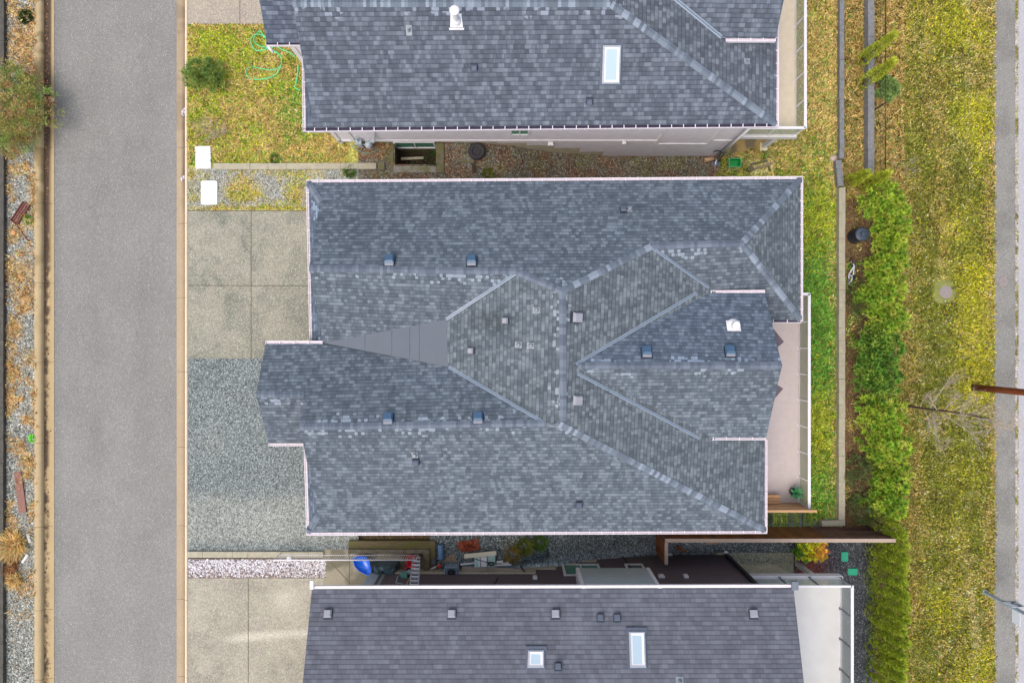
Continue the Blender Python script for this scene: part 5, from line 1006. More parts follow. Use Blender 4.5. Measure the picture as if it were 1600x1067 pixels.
Rm = Matrix.Rotation(math.pi, 4, 'Z') @ Matrix.Rotation(math.pi / 2, 4, 'X'); me.transform(Matrix.Translation(Vector((sx + .33, sy + .018, p.z + 1.42)) - p) @ Rm); me.materials.clear(); me.materials.append(M_blk); link('numeral', me, s1)

# ---------------- yard between the two lower houses
M_mossw = wood('mossy_wall_concrete', A(104, 90, 64), (.4, 5, 1), .45, moss=A(98, 102, 40))
t = thing('retaining_wall', 'mossy stepped concrete wall turning a corner above the bottom house', 'wall', (-4, -8.3, 0))
mb = MB(); mb.box(-6.6, -3.32, -8.36, -8.05, -.2, .14, M_mossw); mb.box(-6.6, -3.32, -8.52, -8.362, -.2, .24, plain('wall_ledge', A(112, 104, 88), .9, .3, 6)); mb.box(-3.318, -3.1, -9.24, -8.05, -.2, .14, M_mossw); mb.box(-3.56, -3.322, -9.24, -8.524, -.2, .24, plain('wall_ledge2', A(110, 100, 72), .9, .35, 5)); mb.obj('wall_block', t)
t = thing('guard_rail', 'white metal guard rail with slanting bars along the mossy wall', 'railing', (-6.5, -8.6, .2))
def grail(a, b, zb, zt, n, bars=True):
    a, b = Vector((*a, 0)), Vector((*b, 0)); d = b - a
    mb = MB(); mb.tube([a + Vector((0, 0, zt)), b + Vector((0, 0, zt))], .026, M_white, 6); mb.obj('top_rail', t); mb = MB(); mb.tube([a + Vector((0, 0, zb)), b + Vector((0, 0, zb))], .016, M_white, 6); mb.obj('bottom_rail', t)
    for i in range(n + 1): mb = MB(); q = a + d * i / n; mb.tube([q + Vector((0, 0, zb)), q + Vector((0, 0, zt))], .009, M_white, 4); mb.obj('bar', t)
    for i in (0, n // 2, n): mb = MB(); q = a + d * i / n; mb.tube([q + Vector((0, 0, .1)), q + Vector((0, 0, zt))], .018, M_white, 6); mb.obj('post', t)
grail((-9.35, -8.56), (-3.76, -8.56), .34, .93, 62)
t = thing('ladder', 'white aluminium ladder leaning on the eave of the bottom house', 'ladder', (-3.8, -8.7, 0))
a0, a1 = Vector((-3.98, -8.66, .05)), Vector((-3.66, -9.12, 2.9)); 
b0_, b1_ = a0 + Vector((.32, 0, 0)), Vector((-3.34, -9.12, 2.9))
a0 = Vector((-4.02, -8.62, .02)); a1 = Vector((-3.72, -9.14, 2.95)); b0_ = Vector((-3.70, -8.62, .02)); b1_ = Vector((-3.42, -9.14, 2.95))
for q0, q1 in ((a0, a1), (b0_, b1_)): mb = MB(); mb.tube([q0, q1], .028, Mgv, 6); mb.obj('side_rail', t)
for i in range(1, 10): mb = MB(); k = i / 10; q = (a0.lerp(a1, k) + b0_.lerp(b1_, k)) / 2; mb.ob(q, (.32, .10, .03), 0, M_white, rx=.4); mb.obj('rung', t)
# blue sled
def hull(name, label, cat, pts, z, h, mat, rim=.88):
    P0 = [G(x, y) for x, y in pts]; c = sum(P0, Vector()) / len(P0); n = len(P0); vs = []
    for k, dz in ((.82, .0), (1, h), (.94, h + .015), (rim, h - .02), (.62, h * .35)): vs += [c + (p - c) * k + Vector((0, 0, z + dz)) for p in P0]
    fs = []
    for j in range(4):
        for i in range(n): fs.append((j * n + i, j * n + (i + 1) % n, (j + 1) * n + (i + 1) % n, (j + 1) * n + i))
    fs.append(tuple(4 * n + i for i in range(n))); mb = MB(); ar = sum(P0[i].x * P0[(i + 1) % n].y - P0[(i + 1) % n].x * P0[i].y for i in range(n))
    if ar < 0: fs = [f[::-1] for f in fs]
    mb.add(vs, fs, mat, True); return tag(mb.obj(name, None, c), label, cat)
Mblue = plain('blue_plastic', A(16, 112, 240), .25, .12, 6, spec=.7); hull('sled', 'bright blue plastic sled leaning under the white guard rail', 'sled', [(553, 868), (562, 864), (575, 865), (580, 872), (582, 880), (583, 888), (580, 895), (574, 893), (563, 887), (557, 880)], .15, .2, Mblue, .9)
p = G(604, 887); t = thing('tarp_covered_bin', 'dark green tarp draped over a low bin beside the blue sled', 'tarp', p); Mt = plain('dark_green_tarp', A(70, 92, 98), .35, .3, 5, spec=.6)
nx, ny = 16, 10; V = []; 
for j in range(ny + 1):
    for i in range(nx + 1):
        u, v = i / nx, j / ny; e = min(u, 1 - u, v, 1 - v); x = p.x + (u - .5) * 1.12; y = p.y + (v - .5) * .62; V.append((x, y, .04 + .42 * min(1, e * 7) + .05 * float(vn(np.array([u * 7.]), np.array([v * 5.]))[0]) + .03 * math.sin(u * 22 + v * 5)))
Fq = [(j * (nx + 1) + i, j * (nx + 1) + i + 1, (j + 1) * (nx + 1) + i + 1, (j + 1) * (nx + 1) + i) for j in range(ny) for i in range(nx)]
mb = MB(); mb.add(V, Fq, Mt, False); mb.obj('tarp', t); mb = MB(); mb.box(p.x - .45, p.x + .45, p.y - .2, p.y + .2, .0, .38, M_blk); mb.obj('bin', t)
Mred = plain('red_plastic', (.80, .03, .06), .3, .1, spec=.6); Mred2 = plain('dull_red_ball', A(160, 62, 72), .4, .2)
hull('tub', 'red plastic tub in the corner of the white guard rail', 'tub', [(638, 864), (652, 864), (651, 881), (638, 880)], .02, .45, Mred, .9)
p = G(634.5, 886, .11); mb = MB(); mb.lathe(p, [(.0005, -.12), (.06, -.10), (.10, -.06), (.12, 0), (.10, .06), (.06, .10), (.0005, .12)], Mred2, 16); tag(mb.obj('ball', None, p), 'small dull red ball between the tarp and the ladder', 'ball')
p = Vector((-4.2, -9.12, .75)); t = thing('water_meter', 'pale teal meter box with pipes low on the dark brown wall', 'meter', p); mb = MB(); mb.box(-4.38, -4.12, -9.26, -9.08, .6, .95, M_teal); mb.lathe((-4.06, -9.1, .7), [(.07, 0), (.09, .06), (.05, .14)], Mm, 12); mb.obj('meter_body', t); mb = MB(); mb.tube([(-4.4, -9.18, .8), (-4.46, -9.16, 1.1), (-4.42, -9.18, 1.7), (-4.15, -9.2, 1.75)], .02, Mm, 6); mb.obj('pipe', t)
# junk right of the corner
a_, b_ = G(689, 849, .12), G(689.5, 872, .12); mb = MB(); d = b_ - a_
for k in range(1): mb.tube([a_ + d * i / 10 for i in range(11)], .12, plain('blue_roll', A(92, 128, 164), .5, .25, 14), 12)
for i in range(1, 10, 2): mb.tube([a_ + d * (i / 10 - .012), a_ + d * (i / 10 + .012)], .127, plain('blue_roll_band', A(128, 160, 190), .5), 12)
tag(mb.obj('mesh_roll', None, a_), 'blue grey ribbed roll standing clear in the dark gravel', 'roll')
def crumple(name, label, cat, pts, mat, amp, z=.03, nx=12):
    P0 = [G(x, y) for x, y in pts]; c = sum(P0, Vector()) / len(P0); V = [c + Vector((0, 0, z + amp))]; rings = 6; n = len(P0) * 4; fs = []
    out = []
    for i in range(len(P0)):
        for k in range(4): out.append(P0[i].lerp(P0[(i + 1) % len(P0)], k / 4))
    for r_ in range(1, rings + 1):
        for q in out: k = r_ / rings; V.append(c + (q - c) * k + Vector((0, 0, z + amp * random.random() * (1.2 - k * .6))))
    ar = sum(out[i].x * out[(i + 1) % n].y - out[(i + 1) % n].x * out[i].y for i in range(n)); fl = (lambda f: f) if ar > 0 else (lambda f: f[::-1])
    for i in range(n): fs.append(fl((0, 1 + i, 1 + (i + 1) % n)))
    for r_ in range(rings - 1):
        for i in range(n): fs.append(fl((1 + r_ * n + i, 1 + (r_ + 1) * n + i, 1 + (r_ + 1) * n + (i + 1) % n, 1 + r_ * n + (i + 1) % n)))
    mb = MB(); mb.add(V, fs, mat); return tag(mb.obj(name, None, c), label, cat)
crumple('tarp', 'crumpled rust red tarp on the dark gravel', 'tarp', [(713, 846), (735, 843), (747, 839), (748, 850), (752, 857), (740, 860), (724, 862), (717, 858)], plain('rust_tarp', A(150, 74, 50), .7, .2, 10), .12)
crumple('tarp', 'small tan leaf strewn cloth left of the air conditioner', 'cloth', [(693, 877), (698, 869), (709, 864), (714, 876)], plain('tan_cloth', A(160, 138, 116), .9, .4, 30), .04)
def board(name, label, cat, a, b, w_, z, mat, th=.03):
    a_, b_ = G(*a, z), G(*b, z); d = b_ - a_; mb = MB(); mb.ob((a_ + b_) / 2, (d.length, w_, th), math.atan2(d.y, d.x), mat, ry=0); return tag(mb.obj(name, None, a_), label, cat)
Mmint = plain('mint_plastic', A(172, 204, 196), .4, .1, 5); Mbd = plain('pale_board', A(220, 212, 188), .7, .05)
p = G(758, 872); t = thing('cabinet', 'pale mint cabinet lying under the white board in the side yard', 'cabinet', p)
mb = MB(); mb.ob(p + Vector((0, 0, .18)), (.86, .48, .36), .03, Mmint, taper=.97); mb.obj('body', t); mb = MB(); mb.ob(p + Vector((-.08, -.02, .375)), (.34, .38, .03), .03, Mwh); mb.obj('door', t)
for s in (-.18, .1): mb = MB(); mb.ob(p + Vector((s, 0, .40)), (.02, .42, .02), .03, M_blk); mb.obj('strap', t)
board('board', 'long pale board leaning on the mint cabinet', 'board', (727, 863.5), (776, 858.5), .17, .42, Mbd)
board('board', 'cream strip under the left end of the long pale board', 'board', (726, 865.5), (741, 863), .10, .35, Mbd)
p = G(768, 875, .42); mb = MB()
for k in range(3): mb.tube([p + Vector((.12 * math.cos(i / 14 * 6.283) * (1 - .1 * k), .06 * math.sin(i / 14 * 6.283), .03 * k)) for i in range(15)], .02, M_cable, 5)
mb.tube(smooth([p + Vector((-.1, .03, .02)), p + Vector((-.4, .12, .0)), p + Vector((-.75, .2, -.05))], 4), .012, M_cable, 5); tag(mb.obj('cable_coil', None, p), 'coil of black cable on the mint cabinet', 'cable')
p = G(707, 889); t = thing('air_conditioner', 'air conditioner unit with white front standing against the brown wall', 'air conditioner', p)
Mac = plain('ac_casing', A(150, 172, 186), .4, .45, 16); mb = MB(); mb.ob(p + Vector((0, .04, .25)), (.56, .42, .5), 0, Mac)
for i in range(7): mb.ob(p + Vector((-.22 + i * .075, .04, .52)), (.02, .36, .03), 0, M_blk)
mb.obj('casing', t); mb = MB(); mb.lathe(p + Vector((0, .04, .54)), [(.16, 0), (.16, .02), (.12, .02), (.05, .03), (.0005, .035)], M_blk, 16); mb.obj('fan_grille', t); mb = MB(); mb.ob(p + Vector((0, -.24, .22)), (.56, .13, .44), 0, M_white)
for i in range(5): mb.ob(p + Vector((-.2 + i * .1, -.24, .45)), (.05, .09, .01), 0, Mac)
mb.obj('front_panel', t)
Mply = plain('tan_plywood', A(176, 158, 146), .8, .12, 8, fine=.15)
board('plywood_sheet', 'wide tan plywood sheet against the brown wall right of the air conditioner', 'plywood', (722, 890), (761, 890.5), .40, .18, Mply)
board('plywood_sheet', 'long narrow tan plywood strip right of the wide sheet', 'plywood', (761.5, 886), (813, 889), .16, .16, Mply)
for a, b, w_, z, m, lab in (((720, 879), (742, 876.5), .06, .2, Mwh, 'thin white slat left of the mint cabinet'), ((776, 875), (786, 874.5), .10, .22, Mwh, 'short white board right of the mint cabinet'), ((773, 880), (799, 879), .06, .20, Mwh, 'white slat nearest the dark netting'), ((722, 882), (806, 882.5), .07, .12, plain('steel_blue_board', A(104, 124, 140), .5, .2), 'long blue grey board lying under the cabinet'), ((785, 877), (795, 875.5), .06, .26, Mbd, 'tiny cream slat by the white boards')): board('board', lab, 'board', a, b, w_, z, m)
t = thing('broom', 'broom with teal head and wooden stick leaning by the wall corner', 'broom', G(671, 901)); a_, b_ = W(670, 904, .45), W(688, 876, .35); mb = MB(); mb.tube([a_, b_], .018, Mold, 6); mb.obj('stick', t); mb = MB(); mb.ob(a_ + Vector((-.02, -.02, -.05)), (.18, .12, .12), .5, plain('teal_brush', A(30, 120, 120), .6), taper=.8); mb.obj('head', t)
t = thing('toy_cart', 'white and red toy bar lying beside the broom', 'toy', G(680, 885)); mb = MB(); mb.tube([W(671, 890, .15), W(682, 884.5, .2)], .03, Mwh, 6); mb.obj('bar', t); mb = MB(); mb.lathe(W(686, 884, .2), [(.07, -.04), (.08, .02), (.04, .06)], Mred, 10); mb.obj('knob', t)
p = G(678, 876); mb = MB(); mb.lathe(p, [(.12, 0), (.15, .1), (.11, .2), (.0005, .22)], plain('grey_sack', A(92, 92, 98), .8, .3), 10); tag(mb.obj('sack', None, p), 'small dark grey sack at the wall corner by the blue roll', 'sack')
# dark netting: crossing thin cords over the gravel
mb = MB(); Mn = plain('net_cord', A(60, 82, 100), .6)
for i in range(9):
    a_, b_ = G(798, 882 - i * 1.0, .12 + .02 * (i % 3)), G(858, 870 - i * 1.5, .08); mb.tube(smooth([a_, (a_ + b_) / 2 + Vector((0, .04 * math.sin(i), .08)), b_], 3), .006, Mn, 4)
for i in range(12):
    x = 802 + i * 4.6; a_, b_ = G(x, 883 - i * .5, .13), G(x + 6, 868 - i * .6, .1); mb.tube([a_, b_], .006, Mn, 4)
tag(mb.obj('netting', None, G(825, 875)), 'dark blue netting spread over the gravel beside the boards', 'netting')
mb = MB(); mb.tube([W(813, 884, .4), W(820, 893, .5)], .03, M_blk, 6); tag(mb.obj('pipe', None, G(816, 888)), 'short black pipe leaning at the end of the plywood strip', 'pipe')
mb = MB()
for (x0, y0, x1, y1) in ((1052, 855, 1072, 861), (1055, 852, 1070, 859), (1058, 851, 1066, 857)): mb.tube([G(x0, y0, .05), G((x0 + x1) / 2, (y0 + y1) / 2 - 1, .2), G(x1, y1, .08)], .03, plain('orange_stick', A(176, 110, 56), .8, .3), 5)
tag(mb.obj('branch_pile', None, G(1060, 856)), 'orange brown branches piled behind the brown fence', 'branches')
p = G(1113, 843); mb = MB(); mb.ob(W(1113, 845.5, -.9), (.55, .2, .12), 0, plain('tan_bag', A(160, 134, 116), .8, .2)); mb.ob(W(1113, 845.5, -.8), (.4, .14, .1), .1, plain('tan_bag2', A(170, 146, 126), .8, .2), taper=.6); tag(mb.obj('bag', None, p), 'tan bag hanging below the fence rail above the brown house wall', 'bag')
p = G(453, 871, .13); mb = MB(); mb.lathe(p, [(.07, -.13), (.10, -.03), (.10, .0), (.0005, .03)], Mwh, 10); tag(mb.obj('post_cap', None, p), 'small white cap on the guard rail above the white pebbles', 'cap')
# bench and pot on the deck
t = thing('storage_bench', 'orange wooden bench box against the privacy screen of the middle deck', 'bench', (9.7, -6.3, .25)); mb = MB()
for i in range(3): mb.box(8.8, 10.65, -6.44 + i * .12, -6.33 + i * .12, .58, .62, M_cedar)
mb.obj('seat', t); mb = MB(); mb.box(8.85, 10.6, -6.42, -6.12, .252, .58, M_cedar); mb.obj('box', t)
mb = MB(); mb.ob((10.1, -5.95, .32), (.25, .08, .08), .1, M_blk); mb.ob((9.95, -5.97, .30), (.10, .1, .05), .6, M_blk); tag(mb.obj('sandal', None, (10.1, -5.95, .25)), 'black sandal on the deck beside the orange bench', 'shoe')

# ================================================================ PLANTS
M_leaf = attrmat('leaf', .6, .3, .15, .25); M_ncol = attrmat('needle', .65, .25, .08, .25)
M_bark = wood('bark', A(110, 88, 70), (4, 4, 1), .35); M_twig = plain('dead_twig', A(196, 176, 156), .8, .2, 10); M_pale = plain('pale_bark', A(204, 188, 170), .7, .15, 8); M_dkbark = plain('dark_bark', A(96, 78, 66), .8, .3, 8)
def leaves(name, parent, Pn, D, L, Wd, C0, C1, mat=None):
    n = len(Pn); D = D / np.linalg.norm(D, axis=1, keepdims=True); rnd = RNG.normal(size=(n, 3)); S = np.cross(D, rnd); S /= np.linalg.norm(S, axis=1, keepdims=True) + 1e-9
    a = Pn; m = Pn + D * (L * .5)[:, None]; t = Pn + D * L[:, None]; V = np.stack([a, m + S * Wd[:, None], t, m - S * Wd[:, None]], 1).reshape(-1, 3)
    C = np.stack([C0, (C0 + C1) / 2, C1, (C0 + C1) / 2], 1).reshape(-1, 3)
    return npobj(name, V, np.arange(n * 4).reshape(n, 4), mat or M_leaf, C, parent)
def sph(n, up=-.2):
    z = RNG.uniform(up, 1, n); t = RNG.uniform(0, 2 * np.pi, n); r = np.sqrt(np.clip(1 - z * z, 0, 1)); return np.stack([r * np.cos(t), r * np.sin(t), z], 1)
def bush(name, label, cat, px, py, rx, ry, hgt, pal, tips, nclump=60, nl=70, L=(.06, .14), wd=.022, crad=.16, zb=None, group=None, trunk=True, clumpcol=None, mat=None, spread=.35, lump=.22):
    g = G(px, py) if zb is None else W(px, py, zb); zt = g.z + hgt * .6; c = W(px, py, zt); base = Vector((c.x, c.y, float(gz(c.x, c.y)))); t = thing(name, label, cat, base, group)
    d = sph(nclump, -.15); rr = RNG.uniform(1 - lump, 1 + lump * .6, nclump)[:, None]; cc = np.array([c.x, c.y, base.z + hgt * .42]) + d * rr * np.array([rx, ry, hgt * .55])
    cc = np.concatenate([cc, np.array([c.x, c.y, base.z + hgt * .4]) + sph(nclump // 2, -.2) * RNG.uniform(.3, .75, (nclump // 2, 1)) * np.array([rx, ry, hgt * .5])]); nn = np.concatenate([d, sph(nclump // 2, 0)]); N = len(cc)
    idx = np.repeat(np.arange(N), nl); M = len(idx); o = sph(M, -1); D = nn[idx] * .55 + o + np.array([0, 0, .35]); rad = RNG.uniform(.0, 1, M) ** .6 * crad * RNG.uniform(.6, 1.3, N)[idx]
    Pp = cc[idx] + o * (rad * spread * 1.6)[:, None] + nn[idx] * (rad * .3)[:, None]
    k1 = RNG.integers(0, len(pal), N); k2 = RNG.integers(0, len(tips), N)
    if clumpcol is not None: k1, k2 = clumpcol(cc, c, rx)
    br = RNG.uniform(.75, 1.25, N)[idx][:, None] * RNG.uniform(.8, 1.2, (M, 1)); C0 = pal[k1][idx] * br; C1 = tips[k2][idx] * br
    leaves('crown', t, Pp, D, RNG.uniform(L[0], L[1], M), np.full(M, wd) * RNG.uniform(.6, 1.2, M), C0, C1, mat)
    if trunk:
        mb = MB(); top = base + Vector((0, 0, hgt * .7)); mb.tube([base - Vector((0, 0, .1)), base.lerp(top, .5) + Vector((.02, .02, 0)), top], .05, M_bark, 7, .015)
        for i in range(9):
            q = cc[random.randrange(N)]; b = base.lerp(top, random.uniform(.1, .6)); e = Vector(q); mb.tube([b, (b + e) / 2 + Vector((0, 0, .05)), e], .018, M_bark, 5, .006)
        mb.obj('trunk', t)
    return t
def cedar(name, label, px, py, r, hgt, pal, tips, n=2600, group=None, z0=None, cat='cedar'):
    b = G(px, py); t = thing(name, label, cat, b, group); mb = MB(); mb.tube([b - Vector((0, 0, .1)), b + Vector((0, 0, hgt * .9))], .04, M_bark, 7, .01); mb.obj('trunk', t)
    ns = max(40, n // 26); h = RNG.uniform(.02, 1, ns) ** .85; th = RNG.uniform(0, 2 * np.pi, ns); rad = r * (1 - h ** 2.2 * .85) * RNG.uniform(.72, 1.12, ns); cen = np.stack([b.x + rad * np.cos(th), b.y + rad * np.sin(th), b.z + h * hgt], 1)
    out = np.stack([np.cos(th), np.sin(th), 0 * th], 1); tan = np.stack([-np.sin(th), np.cos(th), 0 * th], 1); idx = np.repeat(np.arange(ns), 26); M = len(idx)
    s = RNG.uniform(-1, 1, M); u = RNG.uniform(0, 1, M); Pp = cen[idx] + tan[idx] * (s * .10 * (.5 + u))[:, None] + np.array([0, 0, 1]) * (u * .2)[:, None] + out[idx] * (u * .06 - .04)[:, None]
    D = out[idx] * .55 + np.array([0, 0, .9]) + tan[idx] * (s * .7)[:, None] + RNG.normal(0, .25, (M, 3)); k = RNG.integers(0, len(pal), ns)[idx]; br = RNG.uniform(.75, 1.25, ns)[idx][:, None] * RNG.uniform(.8, 1.2, (M, 1))
    leaves('crown', t, Pp, D, RNG.uniform(.06, .13, M), RNG.uniform(.008, .018, M), pal[k] * br, tips[k] * br, M_ncol); return t
def tuft(name, label, cat, px, py, r, hgt, pal, n=300, wd=.012, group=None, upz=.8):
    b = G(px, py); th = RNG.uniform(0, 2 * np.pi, n); q = RNG.uniform(0, 1, n) ** .5 * r * .55; Pp = np.stack([b.x + q * np.cos(th), b.y + q * np.sin(th), np.full(n, b.z)], 1)
    D = np.stack([np.cos(th + RNG.normal(0, .5, n)), np.sin(th + RNG.normal(0, .5, n)), RNG.uniform(.3, upz + .5, n)], 1); k = RNG.integers(0, len(pal), n); C = pal[k] * RNG.uniform(.7, 1.25, (n, 1))
    o = leaves(name, None, Pp, D, RNG.uniform(.5, 1, n) * r, RNG.uniform(.6, 1.2, n) * wd, C * .9, C); me = o.data; sh = np.array(b); co_ = np.empty(len(me.vertices) * 3, np.float32); me.vertices.foreach_get('co', co_); me.vertices.foreach_set('co', (co_.reshape(-1, 3) - sh).ravel()); o.location = b; tag(o, label, cat, group); return o
HG = P((42, 78, 20), (52, 90, 24), (64, 102, 28), (36, 68, 20), (92, 84, 48)); HT = PG((144, 178, 52), (174, 196, 60), (128, 164, 50), (192, 200, 80)); HB = P((36, 68, 22), (44, 78, 24), (54, 84, 28)); HBT = PG((108, 150, 54), (142, 168, 64), (96, 136, 50))
GR = 'conifer shrubs of the hedge right of the pale edging'
for px, py, rx, ry, h, lab, A1, A2 in ((1374, 318, .60, .60, 1.9, 'broad bright hedge conifer at the upper end of the hedge', 0, 0), (1392, 342, .50, .72, 2.0, 'yellow tipped hedge conifer bulging towards the verge near the upper end', 0, 0), (1389, 374, .42, .50, 2.0, 'hedge conifer right of the black compost bin', 0, 0), (1384, 415, .56, .50, 2.0, 'hedge conifer just below the compost bin', 0, 0),
     (1374, 458, .66, .55, 2.1, 'hedge conifer level with the bicycle', 0, 0), (1382, 500, .60, .55, 2.1, 'hedge conifer level with the verge manhole', 0, 0), (1372, 545, .75, .62, 2.1, 'darker green hedge conifer halfway down the hedge', 1, 1), (1368, 592, .74, .62, 2.1, 'dark blue green hedge conifer left of the bare tree', 1, 1),
     (1376, 645, .72, .58, 2.1, 'bright hedge conifer at the foot of the bare tree', 0, 0), (1382, 694, .74, .58, 2.1, 'wide yellow green hedge conifer below the bare tree', 0, 0), (1390, 742, .55, .50, 2.0, 'hedge conifer above the last one in the row', 0, 0), (1384, 782, .62, .50, 1.9, 'lowest bright hedge conifer before the brown fence', 0, 0)):
    bush('hedge_conifer', lab, 'hedge', px, py, rx * 1.02, ry * 1.22, h, (HG, HB)[A1], (HT, HBT)[A2], 140, 60, (.07, .21), .017, .15, group=GR, mat=M_ncol, lump=.5, spread=.12)
DK = PG((52, 84, 44), (68, 78, 46), (84, 70, 50)); DKT = PG((84, 122, 60), (96, 104, 60), (116, 96, 66))
for px, py, rx, ry, h, lab in ((1343, 470, .42, .55, .9, 'low dark shrub below the bicycle'), (1344, 740, .5, .6, 1.0, 'low dark green shrub against the pale edging near the lower hedge'), (1350, 795, .6, .55, .9, 'brown twiggy shrub by the end of the brown fence')):
    bush('shrub', lab, 'shrub', px, py, rx, ry, h, DK, DKT, 46, 50, (.05, .14), .014, .2)
CG = P((66, 96, 22), (82, 110, 26), (98, 122, 30)); CT = PG((152, 176, 50), (182, 192, 58), (196, 202, 70))
ORD = ['first', 'second', 'third', 'fourth', 'fifth', 'sixth', 'seventh', 'eighth', 'ninth', 'tenth', 'eleventh', 'twelfth', 'thirteenth', 'fourteenth', 'fifteenth']
for i in range(15):
    lab = 'columnar cedar standing right at the end of the brown fence' if i == 0 else 'columnar cedar cut by the bottom edge of the photo' if i == 14 else ORD[i] + ' columnar cedar of the clipped row, counted down from the brown fence'
    cedar('cedar', lab, 1363 + random.uniform(-2, 2), 812 + i * 17.2, .44, 2.35 + random.uniform(-.15, .15), CG, CT, 4600, 'cedars of the clipped row')
WY = PG((116, 124, 46), (134, 136, 54), (96, 112, 44)) * .8; WG = PG((84, 116, 48), (98, 128, 54)) * .8
JG = PG((96, 112, 30), (116, 132, 34)); JT = PG((168, 176, 54), (190, 190, 70))
for px, py, r, h, lab in ((1341, 99, .24, 2.7, 'leaning looking slim cypress nearest the top at the black wire fence'), (1344, 134, .25, 2.6, 'slim cypress just below the uppermost one'), (1322, 286, .22, 1.7, 'slim yellow cypress behind the end of the pale edging'), (1345, 290, .24, 2.1, 'slim cypress touching the upper end of the hedge')):
    cedar('cypress', lab, px, py, r, h, JG, JT, 3600, 'slim cypresses at the wire fence', cat='cypress')
bush('bush', 'bright green leafy bush just right of the black wire fence', 'bush', 1386, 140, .36, .50, .9, P((70, 104, 44), (84, 118, 50)), PG((146, 170, 96), (134, 158, 90)), 50, 60, (.05, .11), .024, .14)
def cb(cc, c, rx):
    u = (cc[:, 0] - c.x) / rx + RNG.normal(0, .3, len(cc)); k = np.digitize(u, [-.6, .15, .75]); return k, k
bush('bush', 'colourful bush turning from green to yellow and orange below the brown fence', 'bush', 1268, 858, .66, .46, 1.3, PG((70, 120, 40), (190, 190, 50), (220, 160, 60), (214, 120, 84)), PG((110, 150, 50), (222, 214, 70), (232, 190, 84), (232, 140, 100)), 80, 60, (.04, .09), .026, .13, clumpcol=cb)
LB = PG((82, 108, 44), (112, 104, 52), (140, 98, 70), (84, 118, 50)); LBT = PG((138, 158, 70), (164, 150, 84), (180, 134, 100), (140, 170, 90))
for px, py, rx, ry, h, lab in ((20, 135, .75, .9, 1.3, 'upper part of the wild bush spilling over the left kerb'), (44, 175, .95, .9, 1.5, 'widest wild bush reaching over the left kerb towards the lane'), (16, 205, .8, .8, 1.1, 'lower wild bush with brown stems at the left edge')):
    bush('wild_bush', lab, 'bush', px, py, rx, ry, h, LB, LBT, 95, 46, (.05, .13), .015, .26, group='wild bushes left of the lane', lump=.35)
bush('pine_shrub', 'small round dark green conifer on the front lawn beside the lane', 'shrub', 318, 116, .74, .60, .9, PG((66, 94, 46), (82, 104, 46)), PG((118, 146, 74), (146, 158, 78)), 80, 70, (.05, .12), .013, .14, mat=M_ncol)
for px, py, r, h, pal, n, nm, lab in ((42, 28, .30, .25, HB, 420, 'grass_tuft', 'round green grass tuft near the top of the left gravel bed'), (46, 344, .22, .12, HBT, 160, 'weed', 'green weed beside the rusty channel'), (51, 685, .17, .08, PG((96, 190, 50), (120, 210, 70)), 160, 'weed', 'bright green weed tight against the left kerb'),
    (430, 249, .22, .12, WG, 260, 'weed', 'bright green tuft above the mossy kerb of the front lawn'), (547, 269, .28, .2, WG, 320, 'weed', 'green weed between the mossy kerb and the middle house'), (762, 273, .26, .2, WY, 300, 'weed', 'yellow green weed below the tyre by the middle house gutter'),
    (676, 249, .34, .3, HB, 90, 'fern', 'dark green fern growing in the timber lined pit'), (22, 850, .62, .4, pd, 900, 'grass_tussock', 'big orange grass tussock near the white plastic strips'), (16, 880, .45, .3, PG((150, 110, 76), (170, 120, 80), (130, 96, 60)), 600, 'grass_tussock', 'brown tussock below the big orange one'), (24, 905, .35, .2, pd, 360, 'grass_tussock', 'small rusty tussock at the lower end of the brown one'),
    (820, 852, .40, .3, WY, 420, 'weed', 'yellow green weed under the gutter in the lower side yard'), (843, 846, .36, .3, WG, 380, 'weed', 'bright green weed at the foot of the middle house wall'), (800, 866, .4, .3, PG((150, 120, 56), (130, 120, 60)), 260, 'weed', 'brownish dry weed by the white boards'), (1268, 222, .25, .1, HBT, 200, 'weed', 'bright green clover patch on the upper back lawn'), (1254, 236, .2, .1, HBT, 140, 'weed', 'small clover patch just left of the bigger one')):
    tuft(nm, lab, 'weed' if nm == 'weed' else nm.replace('_', ' '), px, py, r, h, pal, n)
for px, py, s, w_ in ((580, 228, .3, 'upper left'), (590, 240, .35, 'biggest, middle'), (600, 232, .25, 'rightmost'), (560, 238, .2, 'small leftmost')): tuft('dry_stems', w_ + ' fan of rusty dead stems below the lavender wall', 'dead stems', px, py, s * 1.3, .2, PG((170, 110, 70), (190, 140, 90)), 60, .006, 'dead stems by the meters')
p = W(1243, 770, .6); p.z = .25; t = thing('potted_plant', 'leafy plant in a dark pot at the corner of the middle deck', 'potted plant', p); mb = MB(); mb.lathe(p, [(.13, 0), (.19, .30), (.20, .32), (.17, .32), (.16, .27), (.0005, .27)], plain('dark_pot', A(60, 56, 66), .4), 18); mb.obj('pot', t)
n = 60; th = RNG.uniform(0, 6.28, n); Pn = np.tile(np.array([p.x, p.y, p.z + .35]), (n, 1)); D = np.stack([np.cos(th), np.sin(th), RNG.uniform(.1, 1.4, n)], 1); leaves('foliage', t, Pn, D, RNG.uniform(.22, .40, n), RNG.uniform(.03, .05, n), np.tile(PG((40, 100, 60)), (n, 1)), np.tile(PG((90, 165, 110)), (n, 1)))
